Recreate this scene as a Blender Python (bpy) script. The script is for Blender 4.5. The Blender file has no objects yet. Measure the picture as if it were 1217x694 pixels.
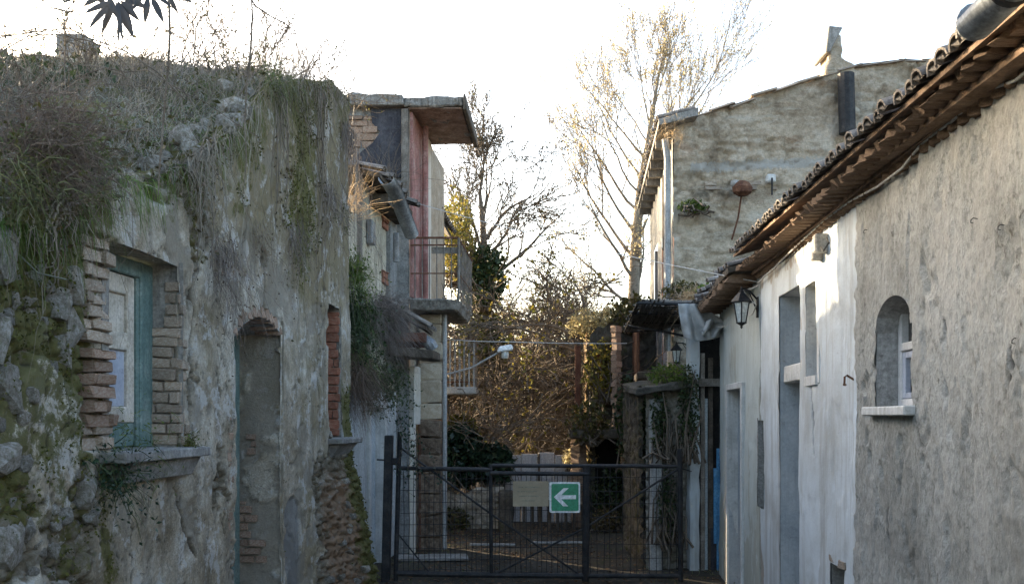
import bpy, bmesh, math, random
import numpy as np
from mathutils import Vector, Matrix
R = math.radians
sc = bpy.context.scene
col = sc.collection
# ------------------------------------------------------------------ camera, sky, sun, exposure
F, CX, HY, CH, K = 1100.0, 608.5, 495.0, 1.65, 0.0823
cam_d = bpy.data.cameras.new('camera'); cam = bpy.data.objects.new('camera', cam_d); col.objects.link(cam)
cam.location = (0, 0, CH); cam.rotation_euler = (R(90), 0, 0)
cam_d.sensor_width = 36; cam_d.lens = F / 1217 * 36
cam_d.shift_y = (HY - 347) / 1217
cam_d.clip_start = .05; cam_d.clip_end = 2000
sc.camera = cam
SUN_AZ, SUN_EL = 48.0, 16.0           # degrees left of the view axis, above the horizon
world = bpy.data.worlds.new('World'); sc.world = world; world.use_nodes = True
wn = world.node_tree.nodes
sky = wn.new('ShaderNodeTexSky'); sky.sky_type = 'NISHITA'; sky.sun_disc = False
sky.sun_elevation = R(SUN_EL); sky.sun_rotation = R(-SUN_AZ)
sky.air_density = 1.0; sky.dust_density = 3.6; sky.ozone_density = 0.5
world.node_tree.links.new(sky.outputs[0], wn['Background'].inputs[0])
wn['Background'].inputs[1].default_value = 0.15
sl = bpy.data.lights.new('sun', 'SUN'); sun = bpy.data.objects.new('sun', sl); col.objects.link(sun)
sl.energy = 3.4; sl.angle = R(0.5); sl.color = (1.0, 0.80, 0.54)
SD = Vector((-math.sin(R(SUN_AZ)) * math.cos(R(SUN_EL)), math.cos(R(SUN_AZ)) * math.cos(R(SUN_EL)), math.sin(R(SUN_EL))))
sun.rotation_euler = SD.to_track_quat('Z', 'Y').to_euler()
sun.location = SD * 60
sc.view_settings.view_transform = 'Standard'; sc.view_settings.look = 'None'
sc.view_settings.exposure = 2.5; sc.view_settings.gamma = 1
sc.cycles.use_denoising = True
sc.cycles.max_bounces = 6; sc.cycles.diffuse_bounces = 4; sc.cycles.transparent_max_bounces = 8
sc.cycles.sample_clamp_indirect = 6

rng = np.random.default_rng(7)
rnd = random.Random(11)

# ------------------------------------------------------------------ noise
def vn(x, y, seed=0):
    x = np.asarray(x, float); y = np.asarray(y, float)
    xi = np.floor(x); yi = np.floor(y); fx = x - xi; fy = y - yi
    fx = fx * fx * (3 - 2 * fx); fy = fy * fy * (3 - 2 * fy)
    def h(a, b):
        s = np.sin(a * 127.1 + b * 311.7 + seed * 74.7) * 43758.5453
        return s - np.floor(s)
    return (h(xi, yi) * (1 - fx) + h(xi + 1, yi) * fx) * (1 - fy) + (h(xi, yi + 1) * (1 - fx) + h(xi + 1, yi + 1) * fx) * fy
def fbm(x, y, seed=0, o=4):
    s = 0; a = .5; t = 0
    for i in range(o):
        s = s + a * vn(x * 2 ** i, y * 2 ** i, seed + i * 3.1); t += a; a *= .55
    return s / t
def cells(x, y, seed=0):
    xi = np.floor(x); yi = np.floor(y); f1 = np.full(x.shape, 9.); f2 = np.full(x.shape, 9.); cid = np.zeros(x.shape)
    for dx in (-1, 0, 1):
        for dy in (-1, 0, 1):
            a = xi + dx; b = yi + dy
            r1 = np.sin(a * 127.1 + b * 311.7 + seed) * 43758.5453; r1 -= np.floor(r1)
            r2 = np.sin(a * 269.5 + b * 183.3 + seed) * 24634.6345; r2 -= np.floor(r2)
            d = np.hypot(a + .15 + .7 * r1 - x, b + .15 + .7 * r2 - y)
            n = d < f1
            f2 = np.where(n, f1, np.minimum(f2, d)); cid = np.where(n, r1 * .7 + r2 * .3, cid); f1 = np.where(n, d, f1)
    return f1, f2 - f1, cid
def sstep(a, b, x):
    t = np.clip((x - a) / (b - a), 0, 1); return t * t * (3 - 2 * t)
def pdist(u, z, pts):
    d = np.full(u.shape, 9.)
    for (a, b), (c, e) in zip(pts[:-1], pts[1:]):
        l2 = (c - a) ** 2 + (e - b) ** 2 + 1e-9
        t = np.clip(((u - a) * (c - a) + (z - b) * (e - b)) / l2, 0, 1)
        d = np.minimum(d, np.hypot(u - a - t * (c - a), z - b - t * (e - b)))
    return d

# ------------------------------------------------------------------ materials
class NT:
    def __init__(s, name):
        s.m = bpy.data.materials.new(name); s.m.use_nodes = True
        s.t = s.m.node_tree; s.n = s.t.nodes; s.b = s.n['Principled BSDF']
        s.co = s.n.new('ShaderNodeTexCoord').outputs['Object']
    def l(s, a, b): s.t.links.new(a, b)
    def inp(s, sock, v):
        if hasattr(v, 'is_output') or isinstance(v, bpy.types.NodeSocket): s.l(v, sock)
        elif isinstance(v, (tuple, list)) and len(v) == 3 and sock.type == 'RGBA': sock.default_value = (*v, 1)
        else: sock.default_value = v
    def noise(s, scale, detail=6, rough=.6, sc3=None, dist=0):
        t = s.n.new('ShaderNodeTexNoise'); t.inputs['Scale'].default_value = scale; t.inputs['Detail'].default_value = detail
        t.inputs['Roughness'].default_value = rough; t.inputs['Distortion'].default_value = dist
        if sc3:
            mp = s.n.new('ShaderNodeMapping'); mp.inputs['Scale'].default_value = sc3; s.l(s.co, mp.inputs['Vector']); s.l(mp.outputs[0], t.inputs['Vector'])
        else: s.l(s.co, t.inputs['Vector'])
        return t.outputs['Fac']
    def ramp(s, f, stops, interp='LINEAR'):
        r = s.n.new('ShaderNodeValToRGB'); e = r.color_ramp.elements; r.color_ramp.interpolation = interp
        while len(e) < len(stops): e.new(.5)
        for k, (p, c) in zip(e, stops):
            k.position = p; k.color = (*c, 1) if isinstance(c, (tuple, list)) else (c, c, c, 1)
        s.l(f, r.inputs[0]); return r.outputs[0]
    def mix(s, f, a, b, mode='MIX'):
        m = s.n.new('ShaderNodeMix'); m.data_type = 'RGBA'; m.blend_type = mode
        s.inp(m.inputs[0], f); s.inp(m.inputs[6], a); s.inp(m.inputs[7], b); return m.outputs[2]
    def math(s, op, a, b=0.):
        m = s.n.new('ShaderNodeMath'); m.operation = op; s.inp(m.inputs[0], a); s.inp(m.inputs[1], b); return m.outputs[0]
    def attr(s, name):
        a = s.n.new('ShaderNodeAttribute'); a.attribute_name = name; return a.outputs['Fac']
    def objrand(s): return s.n.new('ShaderNodeObjectInfo').outputs['Random']
    def island(s): return s.n.new('ShaderNodeNewGeometry').outputs['Random Per Island']
    def bump(s, h, strength=.4, dist=.02):
        b = s.n.new('ShaderNodeBump'); b.inputs['Strength'].default_value = strength; b.inputs['Distance'].default_value = dist
        s.l(h, b.inputs['Height']); s.l(b.outputs[0], s.b.inputs['Normal'])
    def done(s, colr, rough=.9, metal=0., spec=.3):
        s.inp(s.b.inputs['Base Color'], colr); s.inp(s.b.inputs['Roughness'], rough); s.b.inputs['Metallic'].default_value = metal
        s.b.inputs['Specular IOR Level'].default_value = spec
        return s.m
MOSS1, MOSS2 = (.10, .105, .022), (.055, .06, .016)
def weather(name, c1, c2, c3, s=2.2, fine=45, streak=0, dark=(.05, .048, .04), bump=.4, bd=.012, bs=60, rough=.93, rv=0., moss=0., spec=.25, metal=0., sharp=.14, mossattr=None, fc=1.):
    m = NT(name)
    n1 = m.noise(s, 9, .68)
    c = m.ramp(n1, [(.5 - sharp, c1), (.5, c2), (.5 + sharp, c3)])
    n2 = m.noise(fine, 5, .7)
    c = m.mix(1, c, m.ramp(n2, [(.3, 1 - .38 * fc), (.7, 1 + .3 * fc)]), 'MULTIPLY')
    n4 = m.noise(s * 5.3, 8, .75, dist=.6)
    c = m.mix(m.math('MULTIPLY', m.ramp(n4, [(.56, 0.), (.66, 1.)]), .55), c, dark)
    if streak:
        n3 = m.noise(s * 2.4, 7, .65, sc3=(3.2, 3.2, .22))
        c = m.mix(m.math('MULTIPLY', m.ramp(n3, [(.47, 0.), (.66, 1.)]), streak), c, dark)
    if moss:
        n5 = m.noise(s * 1.3 + .7, 8, .7)
        c = m.mix(m.math('MULTIPLY', m.ramp(n5, [(.52, 0.), (.62, 1.)]), moss), c, m.mix(n2, MOSS1, MOSS2))
    if mossattr:
        f = m.math('ADD', m.attr(mossattr), m.math('MULTIPLY', m.math('SUBTRACT', m.noise(14, 6, .7), .5), 1.1))
        c = m.mix(m.ramp(f, [(.42, 0.), (.62, .92)]), c, m.mix(n2, MOSS1, MOSS2))
    if rv:
        h = m.n.new('ShaderNodeHueSaturation'); h.inputs['Saturation'].default_value = 1
        m.l(m.math('ADD', m.math('MULTIPLY', m.objrand(), rv), 1 - rv * .5), h.inputs['Value']); m.l(c, h.inputs['Color']); c = h.outputs[0]
    hh = m.math('ADD', m.noise(bs, 6, .7), m.math('MULTIPLY', n4, 1.2))
    if bump: m.bump(hh, bump, bd)
    return m.done(c, rough, metal, spec)
def leafmat(name, c1, c2, tr=.35, rough=.55):
    m = NT(name)
    c = m.mix(m.island(), c1, c2)
    c = m.mix(1, c, m.ramp(m.noise(1.6, 4), [(.3, .65), (.7, 1.35)]), 'MULTIPLY')
    m.done(c, rough, 0, .3)
    if tr:
        t = m.n.new('ShaderNodeBsdfTranslucent'); m.l(c, t.inputs['Color'])
        mx = m.n.new('ShaderNodeMixShader'); mx.inputs[0].default_value = tr
        m.l(m.b.outputs[0], mx.inputs[1]); m.l(t.outputs[0], mx.inputs[2])
        m.l(mx.outputs[0], m.n['Material Output'].inputs['Surface'])
    return m.m

M = {}
# front wall of the ruin: plaster over rubble, with moss and brick-red traces held as masks
def ruin_wall_mat():
    m = NT('ruin_plaster')
    n1 = m.noise(2.3, 10, .72, dist=.15)
    c = m.ramp(n1, [(.36, (.18, .148, .10)), (.45, (.30, .258, .19)), (.53, (.395, .355, .285)), (.62, (.53, .50, .43))])
    nf = m.noise(75, 5, .72)
    c = m.mix(1, c, m.ramp(nf, [(.3, .66), (.7, 1.25)]), 'MULTIPLY')
    wp = m.noise(5.2, 9, .74, dist=.1)
    bp = m.noise(6.5, 9, .76, dist=.2)
    c = m.mix(m.math('MULTIPLY', m.ramp(bp, [(.55, 0.), (.63, 1.)]), .7), c, (.12, .108, .085))
    st = m.noise(3.4, 8, .66, sc3=(2., 2., .28), dist=.1)
    c = m.mix(m.math('MULTIPLY', m.ramp(st, [(.5, 0.), (.68, 1.)]), .55), c, (.10, .092, .078))
    pk = m.noise(30, 6, .8, dist=.3)
    c = m.mix(m.math('MULTIPLY', m.ramp(pk, [(.6, 0.), (.65, 1.)]), .65), c, (.055, .05, .042))
    bl = m.noise(1.7, 6, .6)
    c = m.mix(m.math('MULTIPLY', m.ramp(bl, [(.56, 0.), (.66, 1.)]), .2), c, (.36, .37, .365))
    f = m.math('ADD', m.attr('stain'), m.math('MULTIPLY', m.math('SUBTRACT', m.noise(4, 9, .74, sc3=(1.5, 1.5, .6), dist=.15), .5), 1.9))
    c = m.mix(m.ramp(f, [(.38, 0.), (.7, .9)]), c, m.mix(bp, (.10, .082, .042), (.31, .262, .165)))
    c = m.mix(m.math('MULTIPLY', m.ramp(wp, [(.54, 0.), (.585, 1.)]), .75), c, (.46, .455, .435))
    c = m.mix(m.math('MULTIPLY', m.ramp(pk, [(.6, 0.), (.65, 1.)]), .65), c, (.055, .05, .04))
    c = m.mix(m.math('MULTIPLY', m.attr('flake'), .75), c, m.mix(nf, (.17, .15, .12), (.25, .225, .18)))
    c = m.mix(m.math('MULTIPLY', m.attr('scar'), .75), c, m.mix(bp, (.20, .21, .215), (.115, .115, .112)))
    rc = m.ramp(m.noise(9, 8, .75), [(.36, (.085, .07, .045)), (.5, (.16, .14, .105)), (.62, (.29, .27, .23))])
    c = m.mix(m.attr('rubble'), c, rc)
    c = m.mix(m.ramp(m.math('ADD', m.attr('earth'), m.math('MULTIPLY', m.math('SUBTRACT', m.noise(11, 8, .75), .5), 1.2)), [(.4, 0.), (.65, .9)]), c, m.mix(nf, (.26, .165, .105), (.15, .10, .065)))
    mo = m.math('ADD', m.attr('moss'), m.math('MULTIPLY', m.math('SUBTRACT', m.noise(8, 10, .78, dist=.1), .5), 2.4))
    c = m.mix(m.ramp(mo, [(.44, 0.), (.60, .9)]), c, m.mix(m.noise(40, 7, .8), (.145, .138, .04), (.048, .048, .02)))
    c = m.mix(m.attr('crack'), c, (.02, .018, .015))
    m.bump(m.math('ADD', m.math('ADD', m.noise(90, 5, .75), m.math('MULTIPLY', pk, 1.5)), m.math('MULTIPLY', wp, 2.)), .6, .014)
    return m.done(c, .95, 0, .2)
M['ruin'] = ruin_wall_mat()
M['stone'] = weather('rubble_stone', (.17, .15, .115), (.30, .28, .245), (.46, .445, .42), 6, 60, 0, (.09, .08, .055), .8, .02, 40, rv=.6, moss=.6)
M['brick'] = weather('old_brick', (.22, .135, .095), (.30, .205, .15), (.35, .29, .235), 7, 60, 0, (.16, .12, .09), .5, .008, 60, rv=.5, moss=.25)
M['brick_pale'] = weather('pale_dusty_brick', (.27, .20, .15), (.35, .28, .22), (.42, .38, .32), 7, 60, 0, (.14, .12, .09), .5, .008, 60, rv=.5, moss=.3)
M['brick_red'] = weather('red_brick', (.22, .085, .055), (.30, .13, .085), (.34, .21, .15), 6, 60, 0, (.10, .06, .045), .5, .008, 60, rv=.4)
M['cement'] = weather('grey_cement', (.19, .18, .165), (.28, .27, .25), (.37, .36, .34), 3, 55, .4, bump=.4, moss=.15)
M['sill'] = weather('weathered_sill_stone', (.17, .165, .155), (.25, .245, .235), (.34, .335, .32), 5, 60, .3, bump=.5, moss=.25)
M['teal'] = weather('faded_teal_paint', (.085, .135, .125), (.125, .19, .175), (.20, .255, .235), 4, 60, .35, (.05, .08, .075), .25, .004, 60, rough=.7)
M['cream_paint'] = weather('flaked_cream_paint', (.34, .31, .26), (.48, .44, .37), (.56, .52, .46), 6, 50, .25, (.20, .17, .13), .3, .004, 60, rough=.75)
M['greyblue'] = weather('faded_grey_blue_paint', (.27, .30, .36), (.36, .39, .46), (.44, .47, .52), 5, 60, .3, (.2, .2, .22), .2, .004, rough=.75, fc=.3)
M['dark'] = weather('interior_shade_black', (.012, .012, .012), (.02, .019, .018), (.03, .028, .025), 3, bump=0)  # near-black colour stands in for the shade deep inside openings
M['soil'] = weather('rooftop_soil', (.06, .05, .033), (.11, .095, .065), (.15, .14, .095), 3, 30, 0, bump=.8, bd=.03, moss=.6)
M['roughcast'] = None
def roughcast():
    m = NT('grey_roughcast')
    n1 = m.noise(1.1, 9, .65)
    c = m.ramp(n1, [(.36, (.315, .315, .285)), (.5, (.41, .412, .382)), (.64, (.47, .476, .45))])
    v = m.noise(48, 6, .75, sc3=(1, 1, .75))
    c = m.mix(1, c, m.ramp(v, [(.32, .62), (.55, 1.08), (.75, 1.2)]), 'MULTIPLY')
    pit = m.noise(30, 7, .8, sc3=(1, 1, .6), dist=.4)
    grp = m.ramp(m.noise(3.1, 6, .7, sc3=(1, 1, .6)), [(.42, .0), (.62, 1.)])
    c = m.mix(m.math('MULTIPLY', m.ramp(pit, [(.55, 0.), (.62, 1.)]), m.math('MULTIPLY', grp, .95)), c, (.095, .088, .072))
    tp = m.noise(2.0, 5, .55, sc3=(1.4, 1.4, .8), dist=.4)
    c = m.mix(m.math('MULTIPLY', m.ramp(tp, [(.5, 0.), (.56, 1.)]), .4), c, (.50, .48, .435))
    c = m.mix(m.math('MULTIPLY', m.ramp(tp, [(.40, 1.), (.46, 0.)]), .35), c, (.30, .285, .25))
    fl = m.noise(9, 8, .8, sc3=(1.6, 1.6, .55)); c = m.mix(m.math('MULTIPLY', m.ramp(fl, [(.60, 0.), (.66, 1.)]), .55), c, (.16, .15, .125))
    c = m.mix(m.attr('crack'), c, (.09, .082, .07))
    st = m.noise(2.6, 8, .7, sc3=(2.2, 2.2, .25))
    c = m.mix(m.math('MULTIPLY', m.ramp(st, [(.52, 0.), (.68, 1.)]), .5), c, (.20, .19, .165))
    f = m.math('ADD', m.attr('damp_dark'), m.math('MULTIPLY', m.math('SUBTRACT', m.noise(3.2, 8, .7), .5), 1.3))
    c = m.mix(m.ramp(f, [(.4, 0.), (.85, .6)]), c, (.205, .20, .18))
    m.bump(m.math('ADD', v, m.math('MULTIPLY', pit, 1.4)), .75, .018)
    return m.done(c, .95, 0, .2)
M['roughcast'] = roughcast()
def whitewash():
    m = NT('peeling_whitewash')
    n1 = m.noise(1.4, 9, .68, dist=.3)
    c = m.ramp(n1, [(.34, (.39, .405, .40)), (.48, (.51, .555, .575)), (.62, (.59, .645, .68))])
    st = m.noise(3.2, 9, .7, sc3=(2.6, 2.6, .17))
    c = m.mix(m.math('MULTIPLY', m.ramp(st, [(.5, 0.), (.62, 1.)]), .6), c, (.31, .305, .285))
    pe = m.math('ADD', m.attr('peel'), m.math('MULTIPLY', m.math('SUBTRACT', m.noise(3.4, 9, .72, sc3=(1.5, 1.5, .55)), .5), 1.5))
    c = m.mix(m.ramp(pe, [(.5, 0.), (.56, .9)]), c, m.mix(m.noise(20, 6, .7), (.24, .21, .17), (.37, .335, .285)))
    g = m.noise(40, 6, .8, dist=.6)
    c = m.mix(m.math('MULTIPLY', m.ramp(g, [(.62, 0.), (.68, 1.)]), .55), c, (.15, .15, .135))
    c = m.mix(m.math('MULTIPLY', m.attr('green'), .55), c, (.42, .455, .40))
    c = m.mix(m.attr('crack'), c, (.05, .045, .04))
    m.bump(m.math('ADD', m.noise(60, 6, .7), m.math('MULTIPLY', pe, .6)), .35, .01)
    return m.done(c, .9, 0, .25)
M['whitewash'] = whitewash()
M['niche'] = weather('blue_grey_infill', (.30, .33, .35), (.38, .41, .43), (.46, .48, .49), 3, 50, .35, (.2, .2, .19), .3, fc=.3)
M['white_trim'] = weather('dirty_white_trim', (.42, .42, .40), (.56, .56, .54), (.64, .64, .62), 4, 50, .4, (.25, .24, .2), .2, fc=.3)
M['tile'] = weather('lichened_clay_tile', (.12, .108, .096), (.19, .168, .148), (.28, .262, .24), 9, 70, 0, (.07, .065, .055), .5, .006, 70, rv=.6)
M['cornice'] = weather('orange_brown_cornice_brick', (.12, .078, .052), (.18, .12, .08), (.24, .17, .12), 8, 60, 0, (.09, .07, .05), .4, .006, 60, rv=.35)  # orange-brown brick, brightened to carry the golden glow of the eaves
M['zinc'] = weather('dull_zinc', (.16, .175, .19), (.22, .235, .25), (.30, .315, .325), 6, 50, .4, (.08, .085, .09), .12, .003, rough=.5, metal=.6)
M['iron'] = weather('black_iron_paint', (.012, .013, .015), (.022, .024, .027), (.045, .043, .042), 9, 60, 0, (.10, .052, .028), .3, .003, rough=.6)
M['rust'] = weather('rusted_steel', (.07, .03, .02), (.13, .06, .035), (.19, .10, .06), 8, 60, .2, (.03, .02, .015), .4, .004, rough=.85)
M['galv'] = weather('grey_galvanised_pipe', (.28, .285, .285), (.36, .365, .36), (.43, .43, .42), 5, 50, .5, (.16, .15, .13), .2, .003, rough=.7)
M['railing'] = weather('weathered_railing', (.12, .105, .09), (.19, .175, .155), (.26, .245, .22), 6, 50, .3, (.08, .06, .05), .2, .003, rough=.8)
M['scrub'] = leafmat('brown_scrub', (.045, .038, .018), (.12, .09, .035), .25)
M['gable'] = None
def gablem():
    m = NT('patchy_gable_render')
    n1 = m.noise(1.3, 11, .74, dist=.3)
    c = m.ramp(n1, [(.36, (.24, .19, .135)), (.44, (.41, .335, .245)), (.52, (.55, .46, .35)), (.60, (.64, .57, .47))])
    st = m.noise(2.0, 9, .7, sc3=(.6, .6, 1.9))
    c = m.mix(m.math('MULTIPLY', m.ramp(st, [(.5, 0.), (.6, 1.)]), .4), c, (.33, .26, .175))
    s2 = m.noise(3.4, 9, .75, sc3=(.5, .5, 2.4)); c = m.mix(m.math('MULTIPLY', m.ramp(s2, [(.53, 0.), (.6, 1.)]), .6), c, (.52, .47, .385))
    s3 = m.noise(4.4, 9, .78, sc3=(.8, .8, 1.4)); c = m.mix(m.math('MULTIPLY', m.ramp(s3, [(.57, 0.), (.64, 1.)]), .5), c, (.16, .13, .09))
    s4 = m.noise(2.2, 8, .75, sc3=(.8, .8, 1.6)); c = m.mix(m.math('MULTIPLY', m.ramp(s4, [(.57, 0.), (.63, 1.)]), .5), c, (.36, .235, .155))
    n2 = m.noise(26, 7, .78)
    c = m.mix(1, c, m.ramp(n2, [(.3, .74), (.68, 1.3)]), 'MULTIPLY')
    d = m.math('ADD', m.attr('damp_dark'), m.math('MULTIPLY', m.math('SUBTRACT', m.noise(2.6, 9, .75), .5), 1.7))
    c = m.mix(m.ramp(d, [(.46, 0.), (.70, .85)]), c, m.mix(n2, (.07, .062, .043), (.17, .15, .11)))
    w = m.math('ADD', m.attr('lichen'), m.math('MULTIPLY', m.math('SUBTRACT', m.noise(24, 7, .8), .5), 2.2))
    c = m.mix(m.ramp(w, [(.55, 0.), (.68, .8)]), c, (.44, .43, .40))
    m.bump(m.math('ADD', n2, m.noise(9, 8, .78)), .9, .05)
    return m.done(c, .95, 0, .2)
M['gable'] = gablem()
M['yellow_plaster'] = weather('stained_yellow_plaster', (.33, .30, .23), (.47, .43, .33), (.53, .49, .40), 1.6, 40, .75, (.20, .18, .15), .3)
M['pale_plaster'] = weather('pale_blue_limewash', (.38, .40, .40), (.50, .53, .54), (.58, .60, .60), 2, 40, .5, (.26, .25, .22), .3)
M['grey_render'] = weather('rough_grey_render', (.17, .175, .175), (.25, .255, .25), (.33, .33, .32), 4, 45, .2, bump=.7, bd=.02, bs=30)
M['tar'] = weather('torn_tar_paper', (.022, .023, .03), (.035, .036, .045), (.06, .06, .07), 4, 30, .3, (.10, .10, .11), .4, rough=.75)
M['pink'] = weather('faded_pink_paint', (.25, .115, .10), (.34, .17, .15), (.42, .29, .26), 4, 40, .7, (.16, .10, .09), .3)
M['beige'] = weather('beige_stone_block', (.33, .275, .20), (.43, .36, .27), (.50, .44, .35), 5, 45, .25, (.2, .16, .11), .35, rv=.3)
M['stained'] = weather('brown_stained_block', (.10, .07, .05), (.17, .125, .09), (.28, .22, .165), 4, 45, .5, (.05, .035, .025), .4, rv=.4)
M['cream'] = weather('cream_door_surround', (.50, .47, .40), (.60, .57, .50), (.66, .63, .57), 3, 40, .3, (.3, .27, .22), .15, fc=.3)
M['soffit'] = weather('stained_red_soffit', (.19, .13, .10), (.29, .205, .16), (.38, .30, .255), 6, 40, .3, (.12, .085, .07), .5)
M['concrete'] = weather('old_concrete', (.26, .255, .24), (.35, .345, .33), (.43, .42, .40), 3, 50, .3, bump=.4)
M['rough_concrete'] = weather('mould_streaked_concrete', (.15, .14, .125), (.25, .24, .22), (.37, .36, .335), 4, 50, .75, (.07, .065, .055), .6, .02, 35)
M['wood'] = weather('grey_old_timber', (.13, .115, .095), (.20, .18, .155), (.28, .26, .23), 6, 60, .5, (.07, .06, .05), .4, .006, rough=.85, rv=.4)
M['wood_dark'] = weather('dark_rotten_timber', (.05, .042, .034), (.085, .07, .055), (.13, .11, .09), 6, 60, .3, (.03, .025, .02), .4, .006, rv=.3)
M['redwood'] = weather('red_brown_shutter_paint', (.09, .035, .022), (.13, .055, .033), (.17, .08, .05), 6, 60, .4, (.04, .02, .015), .3, .005)
M['blue'] = weather('chipped_blue_paint', (.06, .20, .38), (.10, .29, .50), (.17, .38, .56), 4, 50, .35, (.05, .07, .09), .25, .004, rough=.7)
M['bluewhite'] = weather('pale_blue_board', (.35, .42, .46), (.46, .52, .55), (.55, .6, .62), 4, 50, .4, (.2, .2, .2), .2)
M['ochre'] = weather('sun_gilded_ochre_wall', (.24, .16, .085), (.36, .25, .14), (.45, .34, .22), 3.5, 40, .4, (.13, .09, .05), .7, .03, 25)
M['darkstone'] = weather('dark_mossy_stone', (.045, .042, .036), (.085, .078, .066), (.14, .13, .11), 3, 30, .3, (.02, .02, .018), .7, .03, 20, moss=.5)
M['palestone'] = weather('pale_ruined_stone', (.20, .185, .155), (.31, .29, .25), (.42, .40, .36), 4, 40, .3, (.1, .09, .07), .7, .03, 25, moss=.3)
M['panel_concrete'] = weather('whitish_fence_concrete', (.32, .305, .30), (.41, .39, .385), (.47, .45, .44), 2, 40, .4, (.2, .19, .18), .2, rv=.25)
M['bark'] = weather('grey_brown_bark', (.10, .08, .06), (.16, .13, .10), (.22, .19, .155), 8, 50, .3, bump=.6, bd=.02, bs=30)
M['twig'] = weather('bare_twig', (.11, .085, .065), (.16, .13, .10), (.22, .18, .14), 6, bump=0)
M['goldbark'] = weather('pale_tan_bark', (.20, .165, .125), (.28, .235, .18), (.35, .30, .24), 6, bump=.3)
M['cable'] = weather('dull_white_cable', (.42, .41, .38), (.50, .49, .46), (.55, .54, .52), 5, bump=0, rough=.6)
M['wire'] = weather('thin_dark_wire', (.03, .03, .03), (.045, .045, .045), (.06, .06, .06), 5, bump=0, rough=.6)
M['glass_frost'] = weather('dusty_lantern_glass', (.45, .48, .46), (.55, .58, .56), (.62, .65, .63), 12, 50, .3, (.3, .32, .3), 0, rough=.25, spec=.5)
M['pane'] = weather('dark_window_glass', (.015, .014, .013), (.025, .022, .02), (.035, .03, .028), 4, bump=0, rough=.12, spec=.6)
M['window_white'] = weather('aged_white_window_frame', (.44, .44, .43), (.54, .54, .53), (.6, .6, .6), 6, 60, .2, (.3, .28, .25), .15, fc=.3)
M['sign_green'] = weather('sign_green', (.022, .20, .105), (.028, .25, .135), (.035, .28, .155), 2.5, 30, 0, (.05, .26, .17), 0, rough=.35, spec=.5)
M['sign_white'] = weather('sign_white', (.66, .70, .71), (.72, .76, .77), (.77, .8, .81), 3, 30, 0, (.6, .64, .64), 0, rough=.4)
M['tan_board'] = weather('bleached_tan_board', (.27, .225, .155), (.32, .27, .19), (.37, .32, .23), 3, 40, .2, (.34, .3, .23), .1, fc=.3)
M['faint_print'] = weather('faded_print', (.25, .225, .16), (.27, .245, .18), (.29, .265, .20), 8, 50, 0, bump=0)
def plasticm():
    m = NT('cloudy_plastic_sheet')
    c = m.ramp(m.noise(9, 7, .7), [(.35, (.50, .52, .52)), (.65, (.66, .68, .68))])
    m.done(c, .45, 0, .4)
    t = m.n.new('ShaderNodeBsdfTranslucent'); m.l(c, t.inputs['Color'])
    mx = m.n.new('ShaderNodeMixShader'); mx.inputs[0].default_value = .4
    m.l(m.b.outputs[0], mx.inputs[1]); m.l(t.outputs[0], mx.inputs[2]); m.l(mx.outputs[0], m.n['Material Output'].inputs['Surface'])
    return m.m
M['plastic'] = plasticm()
def groundm():
    m = NT('leafy_dirt')
    c = m.ramp(m.noise(1.3, 10, .72), [(.36, (.032, .027, .02)), (.5, (.058, .05, .039)), (.64, (.095, .084, .068))])
    c = m.mix(1, c, m.ramp(m.noise(45, 6, .8), [(.3, .55), (.7, 1.4)]), 'MULTIPLY')
    c = m.mix(m.ramp(m.noise(3.3, 7, .7), [(.57, 0.), (.66, .55)]), c, (.05, .055, .025))
    m.bump(m.noise(38, 7, .75), .7, .02)
    return m.done(c, .95, 0, .2)
M['ground'] = groundm()
M['hill'] = weather('distant_scrub', (.05, .05, .03), (.08, .075, .045), (.11, .10, .06), .5, 6, 0, bump=0)
M['grass'] = leafmat('roof_grass', (.07, .10, .03), (.19, .185, .085), .3)
M['drygrass'] = leafmat('dry_grass', (.24, .21, .15), (.36, .33, .26), .3)
M['greygrass'] = leafmat('frosted_grass', (.20, .215, .17), (.36, .37, .32), .3)
M['stem'] = leafmat('dry_stem', (.15, .12, .09), (.30, .265, .215), .15)
M['brownstem'] = leafmat('brown_fine_stem', (.075, .052, .038), (.19, .14, .105), .15)
M['purplestem'] = leafmat('grey_purple_stem', (.095, .08, .07), (.23, .195, .175), .15)
M['goldstem'] = leafmat('straw_twig', (.38, .27, .15), (.50, .38, .24), .3)
M['ivy'] = leafmat('dark_ivy_leaf', (.022, .042, .018), (.06, .085, .03), .25, .4)
M['green'] = leafmat('fresh_green_leaf', (.06, .115, .02), (.15, .19, .045), .4)
M['laurel'] = leafmat('dark_laurel_leaf', (.012, .03, .02), (.03, .058, .03), .2, .35)
M['olive'] = leafmat('olive_leaf', (.04, .047, .016), (.095, .085, .025), .3)
M['gold'] = leafmat('golden_leaf', (.36, .30, .15), (.54, .48, .29), .6)
M['yellowgreen'] = leafmat('yellowing_leaf', (.09, .10, .022), (.24, .19, .04), .45)
M['rustleaf'] = leafmat('fallen_leaf', (.085, .05, .025), (.20, .115, .055), .2)
M['overleaf'] = leafmat('dusky_lance_leaf', (.03, .03, .035), (.05, .05, .05), .15, .45)
M['moss'] = leafmat('moss_tuft', (.05, .055, .016), (.12, .122, .03), .2, .9)

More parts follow.
